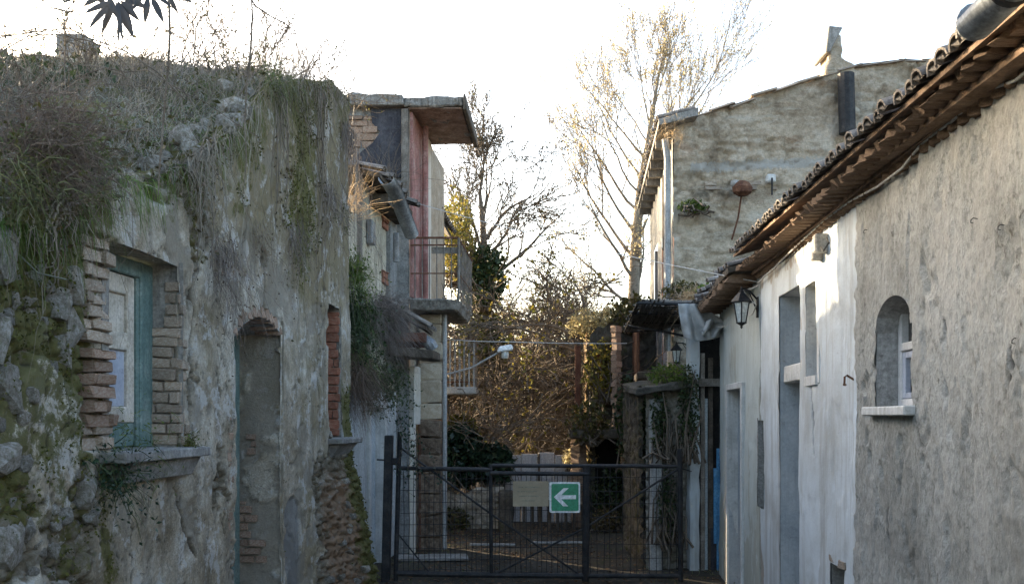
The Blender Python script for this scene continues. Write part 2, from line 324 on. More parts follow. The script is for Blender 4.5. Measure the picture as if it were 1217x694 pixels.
# ------------------------------------------------------------------ mesh helpers
def np_mesh(name, V, Fc):
    me = bpy.data.meshes.new(name); V = np.ascontiguousarray(V, np.float32); Fc = np.ascontiguousarray(Fc, np.int32); k = Fc.shape[1]
    me.vertices.add(len(V)); me.vertices.foreach_set('co', V.ravel())
    me.loops.add(Fc.size); me.loops.foreach_set('vertex_index', Fc.ravel())
    me.polygons.add(len(Fc)); me.polygons.foreach_set('loop_start', np.arange(0, Fc.size, k, dtype=np.int32))
    me.update(calc_edges=True); return me
def link(name, me, mat, parent=None, loc=None):
    o = bpy.data.objects.new(name, me); col.objects.link(o)
    if mat is not None and me is not None and len(me.materials) == 0: me.materials.append(mat)
    if parent is not None: o.parent = parent
    return o
def org(o):
    v = Vector((0, 0, 0))
    while o is not None: v += o.location; o = o.parent
    return v
def vobj(name, V, Fc, mat, parent=None):
    V = np.asarray(V, float)
    if parent is not None: V = V - np.array(org(parent))
    o = link(name, np_mesh(name, V, Fc), mat, parent)
    if name in ('stems', 'foliage', 'branches', 'ivy', 'crown'): o['kind'] = 'stuff'    # pieces too small to pick apart
    return o
def tag(o, label=None, cat=None, group=None, kind=None):
    if label: o['label'] = label
    if cat: o['category'] = cat
    if group: o['group'] = group
    if kind: o['kind'] = kind
    return o
def thing(name, loc, label, cat, group=None):
    o = bpy.data.objects.new(name, None); col.objects.link(o); o.location = loc; o.empty_display_size = .2
    return tag(o, label, cat, group)
class MB:
    def __init__(s): s.v = []; s.f = []
    def quadbox(s, p):            # 8 points: bottom 0-3, top 4-7
        n = len(s.v); s.v += [tuple(q) for q in p]
        s.f += [tuple(n + i for i in q) for q in ((0, 3, 2, 1), (4, 5, 6, 7), (0, 1, 5, 4), (1, 2, 6, 5), (2, 3, 7, 6), (3, 0, 4, 7))]
        return s
    def box(s, x0, x1, y0, y1, z0, z1):
        return s.quadbox([(x0, y0, z0), (x1, y0, z0), (x1, y1, z0), (x0, y1, z0), (x0, y0, z1), (x1, y0, z1), (x1, y1, z1), (x0, y1, z1)])
    def wbox(s, W, u0, u1, z0, z1, w0, w1):
        return s.quadbox([W.pt(u0, z0, w0), W.pt(u1, z0, w0), W.pt(u1, z0, w1), W.pt(u0, z0, w1), W.pt(u0, z1, w0), W.pt(u1, z1, w0), W.pt(u1, z1, w1), W.pt(u0, z1, w1)])
    def poly(s, pts):
        n = len(s.v); s.v += [tuple(p) for p in pts]; s.f.append(tuple(range(n, n + len(pts)))); return s
    def prism(s, pts, d):         # closed outline swept by vector d
        n = len(s.v); k = len(pts); d = Vector(d)
        s.v += [tuple(p) for p in pts] + [tuple(Vector(p) + d) for p in pts]
        s.f.append(tuple(range(n, n + k))); s.f.append(tuple(range(n + 2 * k - 1, n + k - 1, -1)))
        for i in range(k): j = (i + 1) % k; s.f.append((n + i, n + j, n + k + j, n + k + i))
        return s
    def tube(s, pts, r, k=6, cap=True):
        pts = [Vector(p) for p in pts]; rs = r if isinstance(r, (list, tuple)) else [r] * len(pts)
        n0 = len(s.v); up = None
        for i, p in enumerate(pts):
            t = (pts[min(i + 1, len(pts) - 1)] - pts[max(i - 1, 0)]).normalized()
            a = Vector((0, 0, 1)) if up is None else up
            if abs(t.dot(a)) > .98: a = Vector((1, 0, 0))
            x = (a - t * a.dot(t)).normalized(); y = t.cross(x); up = x
            for j in range(k):
                an = 2 * math.pi * j / k
                s.v.append(tuple(p + (x * math.cos(an) + y * math.sin(an)) * rs[i]))
        for i in range(len(pts) - 1):
            for j in range(k):
                a = n0 + i * k + j; b = n0 + i * k + (j + 1) % k; s.f.append((a, b, b + k, a + k))
        if cap:
            s.f.append(tuple(n0 + j for j in range(k))[::-1]); m = n0 + (len(pts) - 1) * k; s.f.append(tuple(m + j for j in range(k)))
        return s
    def lathe(s, c, prof, k=12, axis=None):
        c = Vector(c); pts = [c + Vector((0, 0, z)) for r, z in prof]; n0 = len(s.v)
        for (r, z) in prof:
            for j in range(k):
                an = 2 * math.pi * j / k; s.v.append((c.x + math.cos(an) * r, c.y + math.sin(an) * r, c.z + z))
        for i in range(len(prof) - 1):
            for j in range(k):
                a = n0 + i * k + j; b = n0 + i * k + (j + 1) % k; s.f.append((a, b, b + k, a + k))
        s.f.append(tuple(n0 + j for j in range(k))[::-1]); m = n0 + (len(prof) - 1) * k; s.f.append(tuple(m + j for j in range(k)))
        return s
    def build(s, name, mat, parent=None, bev=0, sub=0, jit=0, smooth=False, seed=1, freq=6):
        o0 = org(parent) if parent is not None else Vector((0, 0, 0))
        me = bpy.data.meshes.new(name); me.from_pydata([tuple(Vector(v) - o0) for v in s.v], [], s.f)
        if bev or sub or jit:
            bm = bmesh.new(); bm.from_mesh(me); bmesh.ops.recalc_face_normals(bm, faces=bm.faces)
            if bev:
                es = [e for e in bm.edges if len(e.link_faces) == 2 and e.calc_face_angle(0) > .5]
                bmesh.ops.bevel(bm, geom=es, offset=bev, segments=1, affect='EDGES')
            if sub:
                bmesh.ops.triangulate(bm, faces=[f for f in bm.faces if len(f.verts) > 4])
                for _ in range(sub): bmesh.ops.subdivide_edges(bm, edges=bm.edges, cuts=1, use_grid_fill=True)
            if jit:
                bm.normal_update()
                co = np.array([v.co for v in bm.verts])
                a = fbm(co[:, 0] * freq + co[:, 2] * 3.1 * 1.3, co[:, 1] * freq + co[:, 2] * freq, seed, 3) - .5
                b = fbm(co[:, 1] * freq + 9 + co[:, 2] * freq, co[:, 0] * freq + co[:, 2] * 2.3, seed + 5, 3) - .5
                for v, q, r_ in zip(bm.verts, a, b): v.co += v.normal * (q * 2 * jit) + Vector((r_, q, r_)) * jit * .6
            bm.to_mesh(me); bm.free()
        else:
            bm = bmesh.new(); bm.from_mesh(me); bmesh.ops.recalc_face_normals(bm, faces=bm.faces); bm.to_mesh(me); bm.free()
        if smooth: me.polygons.foreach_set('use_smooth', [True] * len(me.polygons))
        return link(name, me, mat, parent)
class Wall:
    def __init__(s, p0, d, n): s.p0 = Vector(p0); s.d = Vector(d); s.n = Vector(n).normalized()
    def pt(s, u, z, w=0.):
        p = s.p0 + s.d * u + s.n * w; return Vector((p.x, p.y, z))
    def arr(s, U, Z, Wd):
        return np.stack([s.p0.x + s.d.x * U + s.n.x * Wd, s.p0.y + s.d.y * U + s.n.y * Wd, Z], -1)
    def u(s, px): return s.p0.x / ((px - CX) / F - K)
    def uz(s, px, py):
        u = s.u(px); return u, CH + (HY - py) * u / F
    def mat(s, u, z, w=0., rx=0, ry=0, rz=0):
        x = s.d.normalized(); y = Vector((0, 0, 1)).cross(x)
        B = Matrix((x, y, (0, 0, 1))).transposed().to_4x4()
        return Matrix.Translation(s.pt(u, z, w)) @ B @ Matrix.Rotation(rz, 4, 'Z') @ Matrix.Rotation(ry, 4, 'Y') @ Matrix.Rotation(rx, 4, 'X')
def street_wall(X0, side): return Wall((X0, 0, 0), (K, 1, 0), (side, -side * K, 0))
def brks(pts, step):
    pts = sorted(pts); out = []
    for a, b in zip(pts[:-1], pts[1:]):
        n = max(1, int(math.ceil((b - a) / step))); out += list(np.linspace(a, b, n + 1)[:-1])
    return np.array(out + [pts[-1]])
def hf(name, W, us, zs, wfun, mat, parent, holes=(), top=None, attrs=None):
    U, Z = np.meshgrid(us, zs, indexing='ij'); Z = Z.copy(); nu, nz = U.shape
    keep = np.ones((nu - 1, nz - 1), bool); uc = (us[1:] + us[:-1]) / 2
    for (u0, u1, z0, tf) in holes:
        tv = np.array([tf(x) if callable(tf) else tf for x in us])
        jt = np.searchsorted(zs, tv - 1e-6); j0 = int(np.searchsorted(zs, z0 - 1e-6))
        ins = np.where((us > u0 - 1e-6) & (us < u1 + 1e-6))[0]
        for i in ins:
            if callable(tf):
                Z[i, jt[i]] = tv[i]
                if jt[i] > j0: Z[i, jt[i] - 1] = tv[i]
        for i in np.where((uc > u0) & (uc < u1))[0]:
            keep[i, j0:min(jt[i], jt[i + 1])] = False
    if top is not None:
        tv = top(us); jt = np.clip(np.searchsorted(zs, tv), 1, nz - 1)
        for i in range(nu):
            Z[i, jt[i]:] = tv[i]
        for i in range(nu - 1): keep[i, max(jt[i], jt[i + 1]):] = False
    D = wfun(U, Z); V = W.arr(U, Z, D).reshape(-1, 3)
    idx = np.arange(nu * nz).reshape(nu, nz)
    Q = np.stack([idx[:-1, :-1], idx[1:, :-1], idx[1:, 1:], idx[:-1, 1:]], -1)[keep]
    used = np.unique(Q); re = np.full(nu * nz, -1); re[used] = np.arange(len(used))
    o = vobj(name, V[used], re[Q], mat, parent)
    if attrs:
        for k, fn in attrs.items():
            a = o.data.attributes.new(k, 'FLOAT', 'POINT'); a.data.foreach_set('value', np.ascontiguousarray(np.clip(fn(U, Z), 0, 1).ravel()[used], np.float32))
    o.data.polygons.foreach_set('use_smooth', [True] * len(o.data.polygons))
    return o
# pieces: a few irregular brick and stone meshes shared by all copies
def brick_mesh(seed, mat, bev=.07):
    r = random.Random(seed); bm = bmesh.new(); bmesh.ops.create_cube(bm, size=1)
    bmesh.ops.bevel(bm, geom=bm.edges[:], offset=bev, segments=1, affect='EDGES')
    for v in bm.verts: v.co += Vector((r.uniform(-.045, .045), r.uniform(-.09, .09), r.uniform(-.10, .10)))
    me = bpy.data.meshes.new('brick'); bm.to_mesh(me); bm.free(); me.materials.append(mat); return me
def stone_mesh(seed, mat):
    r = random.Random(seed * 7 + 1); bm = bmesh.new()
    for i in range(26):
        v = Vector((r.uniform(-1, 1), r.uniform(-1, 1), r.uniform(-1, 1))); k = max(abs(v.x), abs(v.y), abs(v.z)); v = v / k * r.uniform(.8, 1.); v = v * (1 - .16 * (v.length - 1)); bm.verts.new(v * .5)
    bmesh.ops.convex_hull(bm, input=bm.verts); bmesh.ops.delete(bm, geom=[v for v in bm.verts if not v.link_faces], context='VERTS')
    me = bpy.data.meshes.new('stone'); bm.to_mesh(me); bm.free(); me.materials.append(mat); return me
BR = {k: [brick_mesh(i + 31 * j, M[k]) for i in range(4)] for j, k in enumerate(('brick', 'brick_pale', 'brick_red', 'cornice', 'beige', 'stained'))}
ST = [stone_mesh(i + 5, M['stone']) for i in range(9)]
def piece(name, me, parent, mw, size):
    o = bpy.data.objects.new(name, me); col.objects.link(o); o.parent = parent
    o.matrix_local = Matrix.Translation(-org(parent)) @ mw @ Matrix.Diagonal((*size, 1)); return o
def bricks(W, parent, u0, u1, z0, z1, w, kind='brick', bl=.22, bh=.055, gap=.01, depth=.1, jit=.012, skip=0., r=rnd, name='brick', cond=None):
    z = z0; row = 0
    while z < z1 - .02:
        h = min(bh * r.uniform(.88, 1.12), z1 - z); u = u0 - (bl * .5 if row % 2 else 0) + r.uniform(-.03, .03)
        while u < u1 - .02:
            L = bl * r.uniform(.75, 1.1); a, b = max(u, u0 + r.uniform(-jit, jit)), min(u + L, u1 + r.uniform(-jit, jit))
            if b - a > .025 and r.random() > skip and (cond is None or cond((a + b) / 2, z + h / 2)):
                piece(name, r.choice(BR[kind]), parent, W.mat((a + b) / 2, z + h / 2, w - depth / 2 + r.uniform(-jit, jit), r.uniform(-.04, .04), r.uniform(-.03, .03), r.uniform(-.04, .04)), (b - a - gap, depth, h - gap))
            u += L
        z += h; row += 1
# vegetation
def nrm(a): return a / (np.linalg.norm(a, axis=-1, keepdims=True) + 1e-9)
def ribbons(P, D, L, Wd, sag=.0, seg=3, wig=.0, r=rng):
    n = len(P); t = np.linspace(0, 1, seg + 1)[None, :, None]
    L = np.broadcast_to(L, n)[:, None, None]; pos = P[:, None] + D[:, None] * L * t
    sg = np.broadcast_to(sag, n)[:, None]; pos[..., 2] -= sg * L[..., 0] * t[..., 0] ** 2
    if wig: pos[:, 1:] += np.cumsum(r.normal(0, wig, (n, seg, 3)), 1) * L
    side = nrm(np.cross(D, r.normal(size=(n, 3)))); side = side[:, None] * (np.broadcast_to(Wd, n)[:, None, None] * .5) * (1 - .75 * t)
    V = np.stack([pos - side, pos + side], 2).reshape(-1, 3)
    b = (np.arange(n) * (seg + 1) * 2)[:, None] + np.arange(seg)[None] * 2
    Q = np.stack([b, b + 1, b + 3, b + 2], -1).reshape(-1, 4)
    return V, Q
def leaves(C, size, asp=.55, r=rng, down=0.):
    n = len(C); a = r.normal(size=(n, 3)); a[:, 2] -= down; a = nrm(a); b = nrm(np.cross(a, r.normal(size=(n, 3)))); s = (np.broadcast_to(size, n) * r.uniform(.6, 1.3, n))[:, None]
    nn = np.cross(a, b) * s * .12
    V = np.stack([C, C + a * s * .45 + b * s * asp * .5 + nn, C + a * s, C + a * s * .45 - b * s * asp * .5 + nn], 1).reshape(-1, 3)
    Q = np.arange(n * 4).reshape(n, 4); return V, Q
def join(*VQ):
    V = []; Q = []; n = 0
    for v, q in VQ: V.append(v); Q.append(q + n); n += len(v)
    return np.concatenate(V), np.concatenate(Q)
def sphere_dirs(n, r=rng, up=0.): a = r.normal(size=(n, 3)); a[:, 2] += up; return nrm(a)
def polytubes(lines, k=4):
    mb_v = []; mb_f = []; n0 = 0; ang = np.arange(k) * 2 * np.pi / k
    for pts, rad in lines:
        pts = np.asarray(pts, float); m = len(pts); t = nrm(np.gradient(pts, axis=0))
        a = np.where(np.abs(t[:, 2:3]) > .9, np.array([[1., 0, 0]]), np.array([[0, 0, 1.]])); x = nrm(np.cross(t, a)); y = np.cross(t, x)
        ring = pts[:, None] + (x[:, None] * np.cos(ang)[None, :, None] + y[:, None] * np.sin(ang)[None, :, None]) * np.asarray(rad)[:, None, None]
        mb_v.append(ring.reshape(-1, 3))
        i = (np.arange(m - 1) * k)[:, None]; j = np.arange(k)[None]; j2 = (j + 1) % k
        mb_f.append(np.stack([i + j, i + j2, i + k + j2, i + k + j], -1).reshape(-1, 4) + n0); n0 += m * k
    return np.concatenate(mb_v), np.concatenate(mb_f)
def grow(p, d, L, r0, depth, r, out, tips, up=.15, kids=(3, 5), spread=.7, shrink=.62, wig=.16, seg=6, droop=0., t0=.25):
    p = np.array(p, float); d = nrm(np.array(d, float)); pts = [p.copy()]
    for i in range(seg):
        d = nrm(d + r.normal(0, wig, 3) + np.array([0, 0, up - droop * (i / seg)])); p = p + d * L / seg; pts.append(p.copy())
    pts = np.array(pts); rad = r0 * (1 - np.linspace(0, 1, seg + 1) * .6)
    out.append((depth, pts, rad))
    if depth == 0:
        tips.append(pts[len(pts) // 2:]); return
    for _ in range(r.integers(kids[0], kids[1] + 1)):
        t = r.uniform(t0, 1.0); i = min(int(t * seg), seg - 1); f = t * seg - i
        q = pts[i] * (1 - f) + pts[i + 1] * f; dd = nrm(pts[i + 1] - pts[i]); s = r.normal(size=3); s = nrm(s - dd * s.dot(dd))
        grow(q, nrm(dd + s * spread * r.uniform(.6, 1.3)), L * shrink * r.uniform(.7, 1.2), rad[i] * .58, depth - 1, r, out, tips, up, kids, spread, shrink, wig, max(3, seg - 1), droop, .15)
    grow(pts[-1], d, L * shrink, rad[-1] * .9, depth - 1, r, out, tips, up, kids, spread, shrink, wig, max(3, seg - 1), droop, .15)
def split_tree(name, base, label, cat, out, tips, bark, leafmat_, nleaf, size, seed, minr=.004, group=None, trunk_lines=None, k=5, down=0.):
    r = np.random.default_rng(seed); T = thing(name, base, label, cat, group); mx = max(o[0] for o in out)
    V, Q = polytubes([(p, np.maximum(q, minr)) for d_, p, q in out if d_ >= mx - 1], 7); vobj('trunk', V, Q, bark, T)
    V, Q = polytubes([(p, np.maximum(q, minr)) for d_, p, q in out if d_ < mx - 1], 3); o = vobj('branches', V, Q, bark, T)
    if nleaf:
        tp = np.concatenate(tips); C = tp[r.integers(0, len(tp), nleaf)] + r.normal(0, size * .8, (nleaf, 3)); V, Q = leaves(C, size, .6, r, down); vobj('crown', V, Q, leafmat_, T)
    return T

# ================================================================== THE GROUND AND FAR LAND
LW = street_wall(-2.15, 1); RW = street_wall(1.42, -1)
def ground_z(x, y): return -.05 + .05 * (fbm(x * .9, y * .9, 3) - .5) + .02 * (fbm(x * 5, y * 5, 4) - .5)
xs = np.concatenate([[-600, -120, -40, -14], np.linspace(-6, 8, 141), [14, 40, 120, 600]])
ys = np.concatenate([[-400, -60, -10], np.linspace(0, 26, 201), [32, 45, 80, 200, 900]])
GX, GY = np.meshgrid(xs, ys, indexing='ij')
ii = np.arange(GX.size).reshape(GX.shape)
tag(vobj('ground', np.stack([GX, GY, ground_z(GX, GY)], -1).reshape(-1, 3), np.stack([ii[:-1, :-1], ii[1:, :-1], ii[1:, 1:], ii[:-1, 1:]], -1).reshape(-1, 4), M['ground']), kind='structure')

# ================================================================== THE RUINED STONE HOUSE (left)
ruin = thing('ruined_house', (-1.75, 5, -.05), 'ruined stone house with a teal window and an overgrown collapsed roof', 'house')
def ztop(u): return np.interp(u, [0, 2.6, 3.4, 3.9, 4.23, 4.67, 5.0, 5.6, 6.2, 7.0, 7.7, 8.3], [2.3, 2.36, 2.42, 2.52, 2.72, 2.92, 3.07, 3.48, 3.88, 4.22, 4.47, 4.44]) + .10 * (vn(np.asarray(u) * 3.1, 0 * np.asarray(u), 5) - .5)
def rub_f(U, Z):
    f = .12 + .50 * (1 - sstep(3.95, 4.1, U)) - .16 * np.exp(-((U - 3.7) / .16) ** 2 - ((Z - 1.65) / .38) ** 2) * 2.2
    f = f + .45 * np.exp(-((U - 4.42) / .22) ** 2 - ((Z - 1.17) / .1) ** 2)
    f = f + .75 * sstep(6.95, 7.5, U) * (1 - sstep(1.0, 1.75, Z + .3 * (fbm(U * 4, Z * 3, 71) - .5)))
    f = f + .4 * sstep(-.35, -.05, Z - ztop(U)) * (U < 6)
    f = f + .5 * np.exp(-((U - 5.15) / .12) ** 2) * sstep(2.4, 2.9, Z)
    f = f - .9 * ((U > 4.12) & (U < 5.0) & (Z > 2.43) & (Z < 2.72))
    return f + (fbm(U * 2.6, Z * 2.6, 21) - .5) * 1.15 + (fbm(U * 9, Z * 9, 22) - .5) * .4
def rub(U, Z): return sstep(.47, .53, rub_f(U, Z))
cracks = [[LW.uz(*p) for p in c] for c in (
    [(238, 322), (231, 330), (232, 372), (227, 405), (229, 440), (226, 500), (229, 530)],
    [(316, 300), (315, 340), (316, 372), (323, 382), (327, 395), (333, 415)],
    [(355, 180), (352, 230), (358, 290)], [(300, 120), (296, 200), (290, 300), (293, 330)],
    [(207, 580), (215, 610), (222, 640), (231, 660)], [(375, 330), (379, 420), (377, 520)], [(258, 440), (262, 470)])]
def crk(U, Z):
    Uw = U + .025 * (fbm(U * 9, Z * 9, 31) - .5); Zw = Z
    d = np.full(U.shape, 9.)
    for i, c in enumerate(cracks): d = np.minimum(d, pdist(Uw, Zw, c) / (1. if i < 2 else .6))
    return 1 - sstep(.008, .017, d)
def flake(U, Z): return sstep(.56, .575, fbm(U * 5.2, Z * 4.2, 43) + .1 * (fbm(U * 18, Z * 16, 44) - .5)) * sstep(.40, .55, fbm(U * 1.3, Z * 1.3, 45) + .12 * (Z < 1.6))
def web(U, Z):
    f1, e, c = cells(U * 5 + 1.1 * fbm(U * 4, Z * 4, 46), Z * 4.2 + 1.1 * fbm(U * 4, Z * 4, 47), 12)
    return (1 - sstep(.008, .035, e)) * sstep(.50, .60, fbm(U * 1.6, Z * 1.6, 48) + .10 * (Z < 1.4) * (U < 5.5))
def scar(U, Z):
    top = .98 + .10 * (1 - ((U - 6.75) / .19) ** 2); Uw = U + .05 * (fbm(U * 5, Z * 5, 49) - .5)
    return sstep(.0, .02, top - Z) * sstep(.0, .025, .19 - np.abs(Uw - 6.75))
def ruin_w(U, Z):
    r_ = rub(U, Z); f1, e, cid = cells(U * 10 + .7 * fbm(U * 6, Z * 6, 3), Z * 13 + .7 * fbm(U * 7, Z * 7, 4), 5)
    w = .05 * (fbm(U * .8, Z * .8, 11) - .5) + .014 * (fbm(U * 5, Z * 4, 12) - .5) + .006 * (fbm(U * 22, Z * 16, 13) - .5)
    w = w * (1 - .4 * r_) + r_ * (-.045 + .04 * sstep(.04, .22, e) * (.3 + cid) + .05 * (fbm(U * 14, Z * 14, 14) - .5))
    w = w + .30 * np.clip((1.7 - Z) / 1.7, 0, 1) * sstep(7.0, 8.1, U) 
    lay = sstep(.02, .06, fbm(U * 1.7, Z * 1.5, 41) - .52) * (1 - r_); w = w + .012 * lay     # a second coat that has flaked off in sheets
    w = w - .009 * flake(U, Z) * (1 - r_) - .014 * web(U, Z) - .02 * scar(U, Z)
    rg = np.abs(fbm(U * 9, Z * 14, 15) - .5) + .6 * np.abs(fbm(U * 20, Z * 30, 16) - .5)
    w = w + (U < 4.12) * .035 * (fbm(U * 7, Z * 6, 17) - .5) + r_ * sstep(6.9, 7.2, U) * (.03 - .16 * rg)
    w = w - .05 * ((U > 3.955) & (U < 4.21) & (Z > 1.49) & (Z < 2.45)) - .03 * ((U > 4.87) & (U < 4.94) & (Z > 1.49) & (Z < 2.3))
    return w - .05 * crk(U, Z)
def moss_f(U, Z):
    m = .14 + (.14 + .22 * sstep(.9, 1.5, Z)) * (U < 4.15) + .20 * (1 - sstep(3.5, 4.2, U)) * sstep(1.2, 1.9, Z)
    m = m + .50 * np.exp(-((U - 6.95) / .30) ** 2) * sstep(2.35, 2.8, Z) * (1 - sstep(3.7, 4.2, Z)) + .14 * sstep(2.8, 3.4, Z) * (U > 5) + .25 * np.exp(-((U - 5.7) / .35) ** 2) * sstep(2.6, 3.0, Z) + .75 * sstep(7.8, 8.1, U) * (1 - sstep(1.7, 2.1, Z))
    m = m + .35 * np.exp(-((U - 5.1) / .15) ** 2) * sstep(2.2, 2.7, Z) + .3 * sstep(-.5, 0, Z - ztop(U)) + .12 * rub(U, Z) * (U < 5) + .35 * np.exp(-((U - 4.15) / .08) ** 2 - ((Z - 1.0) / .2) ** 2)
    return m
def stain_f(U, Z): return .10 + .62 * sstep(2.35, 3.0, Z) * sstep(4.6, 5.4, U) + .3 * np.exp(-((U - 5.25) / .12) ** 2) * (Z > 1.9) + .42 * sstep(6.6, 7.0, U) * (1 - sstep(7.4, 7.7, U)) + .3 * sstep(7.5, 8, U)
def arch_l(u): return 2.18 + .12 * (1 - ((u - 6.045) / .425) ** 2) + .04 * ((u - 6.045) / .425)
us = brks([2.2, 3.2, 4.2, 4.87, 5.62, 6.47, 7.6, 8.0, 8.3], .0135); us = us + 0
zs = brks([-.12, 1.49, 2.44, 1.47, 2.58, 4.62], .0145)
hf('front_wall', LW, us, zs, ruin_w, M['ruin'], ruin, [(4.2, 4.87, 1.49, 2.44), (5.62, 6.47, -.2, arch_l), (7.6, 8.0, 1.47, 2.58)], ztop,
   dict(flake=lambda U, Z: flake(U, Z) * (1 - rub(U, Z)), scar=scar, rubble=rub, moss=moss_f, stain=stain_f, crack=lambda U, Z: np.maximum(crk(U, Z), .85 * web(U, Z)), earth=lambda U, Z: .62 * sstep(7.1, 7.5, U) * (1 - sstep(8.0, 8.2, U)) * (1 - sstep(1.0, 1.5, Z)) + .25 * (np.abs(U - 5.57) < .1) * (Z < 1.7)))
MB().wbox(LW, 8.0, 8.27, -.1, 4.1, -3.6, -.14).build('end_wall', M['cement'], ruin, sub=3, jit=.03)
# stones standing out of the rubble, row by row
z = -.02
while z < 2.95:
    h = rnd.uniform(.09, .19); u = 2.7 + rnd.uniform(0, .1)
    while u < 4.75:
        L = rnd.uniform(.10, .30)
        uu, zz = u + L / 2, z + h / 2
        inhole = (3.95 < uu < 5.0 and 1.40 < zz < 2.72) or (4.0 < uu < 5.02 and 1.3 < zz < 1.5)
        if not inhole and zz < float(ztop(uu)) - .02 and float(rub_f(np.array(uu), np.array(zz))) > .5 and rnd.random() < .86:
            piece('stone', rnd.choice(ST), ruin, LW.mat(uu, zz, -.062 + rnd.uniform(-.02, .015), rnd.uniform(-.1, .1), rnd.uniform(-.12, .12), rnd.uniform(-.12, .12)), (L * rnd.uniform(.85, 1.05), rnd.uniform(.08, .12), h * rnd.uniform(.82, 1.02)))
        u += L + .012
    z += h + .01
for _ in range(330):
    uu, zz = rnd.uniform(3.0, 4.16), rnd.uniform(.1, 2.6); q = rnd.uniform(.035, .085)
    if not (uu > 3.94 and 1.42 < zz < 2.6) and zz < float(ztop(uu)) - .05 and .42 < float(rub_f(np.array(uu), np.array(zz))) < .62:
        w = float(ruin_w(np.array([[uu]]), np.array([[zz]]))[0, 0]); piece('stone', rnd.choice(ST), ruin, LW.mat(uu, zz, w - .008, rnd.uniform(-.4, .4), rnd.uniform(-.5, .5), rnd.uniform(-.4, .4)), (q * 1.2, q * .8, q))
for uu, zz, L, h in ((3.40, 2.25, .16, .26), (3.37, 1.93, .14, .2), (3.42, 1.75, .16, .2), (3.40, 1.5, .22, .14), (3.86, 2.2, .13, .17), (3.88, 2.02, .15, .2), (3.78, 2.1, .1, .13), (3.42, .72, .3, .2), (3.7, .9, .22, .2), (3.43, 1.18, .18, .22), (3.98, 1.33, .09, .17), (4.03, 1.2, .07, .13)):
    piece('stone', rnd.choice(ST), ruin, LW.mat(uu, zz, -.045, 0, rnd.uniform(-.1, .1), 0), (L, .17, h))
z = .0                                                           # smaller stones in the crumbling foot of the wall
while z < 1.5:
    h = rnd.uniform(.05, .11); u = 7.15
    while u < 8.2:
        L = rnd.uniform(.07, .2); uu, zz = u + L / 2, z + h / 2
        if float(rub_f(np.array(uu), np.array(zz))) > .5 and rnd.random() < .22:
            w = float(ruin_w(np.array([[uu]]), np.array([[zz]]))[0, 0])
            piece('stone', rnd.choice(ST), ruin, LW.mat(uu, zz, w - .035, -.15, rnd.uniform(-.25, .25), 0), (L, .10, h))
        u += L + .02
    z += h + .01
hf('near_wall', LW, brks([-1.0, 2.2], .06), brks([-.12, 2.5], .06), ruin_w, M['ruin'], ruin, (), ztop, dict(rubble=rub, moss=moss_f))
MB().wbox(LW, -1.0, 8.0, -.1, 3.6, -3.6, -3.4).build('back_wall', M['cement'], ruin); MB().wbox(LW, -1.0, -.8, -.1, 2.2, -3.4, -.14).build('near_end_wall', M['cement'], ruin)
# window
def strips(mb, W, us_, zf, w0, w1):
    for a, b in zip(us_[:-1], us_[1:]): mb.poly([W.pt(a, zf(a), w0), W.pt(b, zf(b), w0), W.pt(b, zf(b), w1), W.pt(a, zf(a), w1)])
rv = Wall(LW.pt(4.87, 0, 0), LW.n, -LW.d)                       # far side of the window opening: u runs out of the wall
def reveal(name, W, u_at, z0, z1, depth, mat, parent, amp=.01, seed=1, holes=()):
    """rough plastered side of an opening, facing the viewer"""
    f = Wall(W.pt(u_at, 0, -depth), W.n, -W.d)
    return hf(name, f, brks([0, depth + .012], .016), brks([z0, z1], .016), lambda U, Z: amp * (fbm(U * 6, Z * 5, seed) - .5) * 2 + .4 * amp * (fbm(U * 20, Z * 20, seed + 1) - .5) - amp * sstep(.5, .53, fbm(U * 5, Z * 3.2, seed + 2)), mat, parent, holes, None,
              dict(flake=lambda U, Z: sstep(.5, .53, fbm(U * 5, Z * 3.2, seed + 2)), stain=lambda U, Z: .25 + .25 * (Z > 1.6)) if mat is M['ruin'] else None), f
_, rf = reveal('window_reveal', LW, 4.885, 1.49, 2.46, .17, M['cement'], ruin, .006, 3)
bricks(rf, ruin, .0, .175, 1.5, 2.12, .022, 'brick_pale', .17, .058, .008, .05, .01, .03)
bricks(rf, ruin, .10, .185, 2.12, 2.3, .012, 'brick_pale', .09, .06, .008, .04, .008, .35)
bricks(LW, ruin, 3.97, 4.205, 1.5, 2.45, -.014, 'brick_pale', .2, .06, .010, .12, .02, .04, cond=lambda u, z: not (1.6 < z < 1.95))
bricks(LW, ruin, 3.99, 4.21, 1.6, 1.95, .012, 'brick', .2, .06, .010, .12, .02, .03)
bricks(LW, ruin, 4.87, 4.95, 1.5, 2.36, .004, 'brick_pale', .1, .058, .010, .08, .015, .22)
m = MB(); m.wbox(LW, 4.08, 5.0, 2.445, 2.60, -.2, -.012)
m.build('lintel', M['ruin'], ruin, bev=.012, sub=4, jit=.02, seed=4)
m = MB(); m.wbox(LW, 4.15, 4.21, 1.49, 2.44, -.2, -.03); m.build('window_reveal', M['cement'], ruin, sub=2, jit=.004)
wf = MB(); wf.wbox(LW, 4.74, 4.872, 1.49, 2.44, -.22, -.145); wf.wbox(LW, 4.21, 4.28, 1.49, 2.44, -.22, -.145); wf.wbox(LW, 4.28, 4.74, 2.36, 2.44, -.22, -.145)
wf = wf.build('window_frame', M['teal'], ruin, bev=.006)
MB().wbox(LW, 4.715, 4.742, 1.5, 2.36, -.205, -.155).build('stop_bead', M['teal'], wf, bev=.004)
sh = MB(); a, b = 4.285, 4.71
for (p, q, c, d) in ((a, a + .07, 1.62, 2.355), (b - .07, b, 1.62, 2.355), (a + .07, b - .07, 2.26, 2.355), (a + .07, b - .07, 1.98, 2.07), (a + .07, b - .07, 1.62, 1.70)): sh.wbox(LW, p, q, c, d, -.205, -.165)
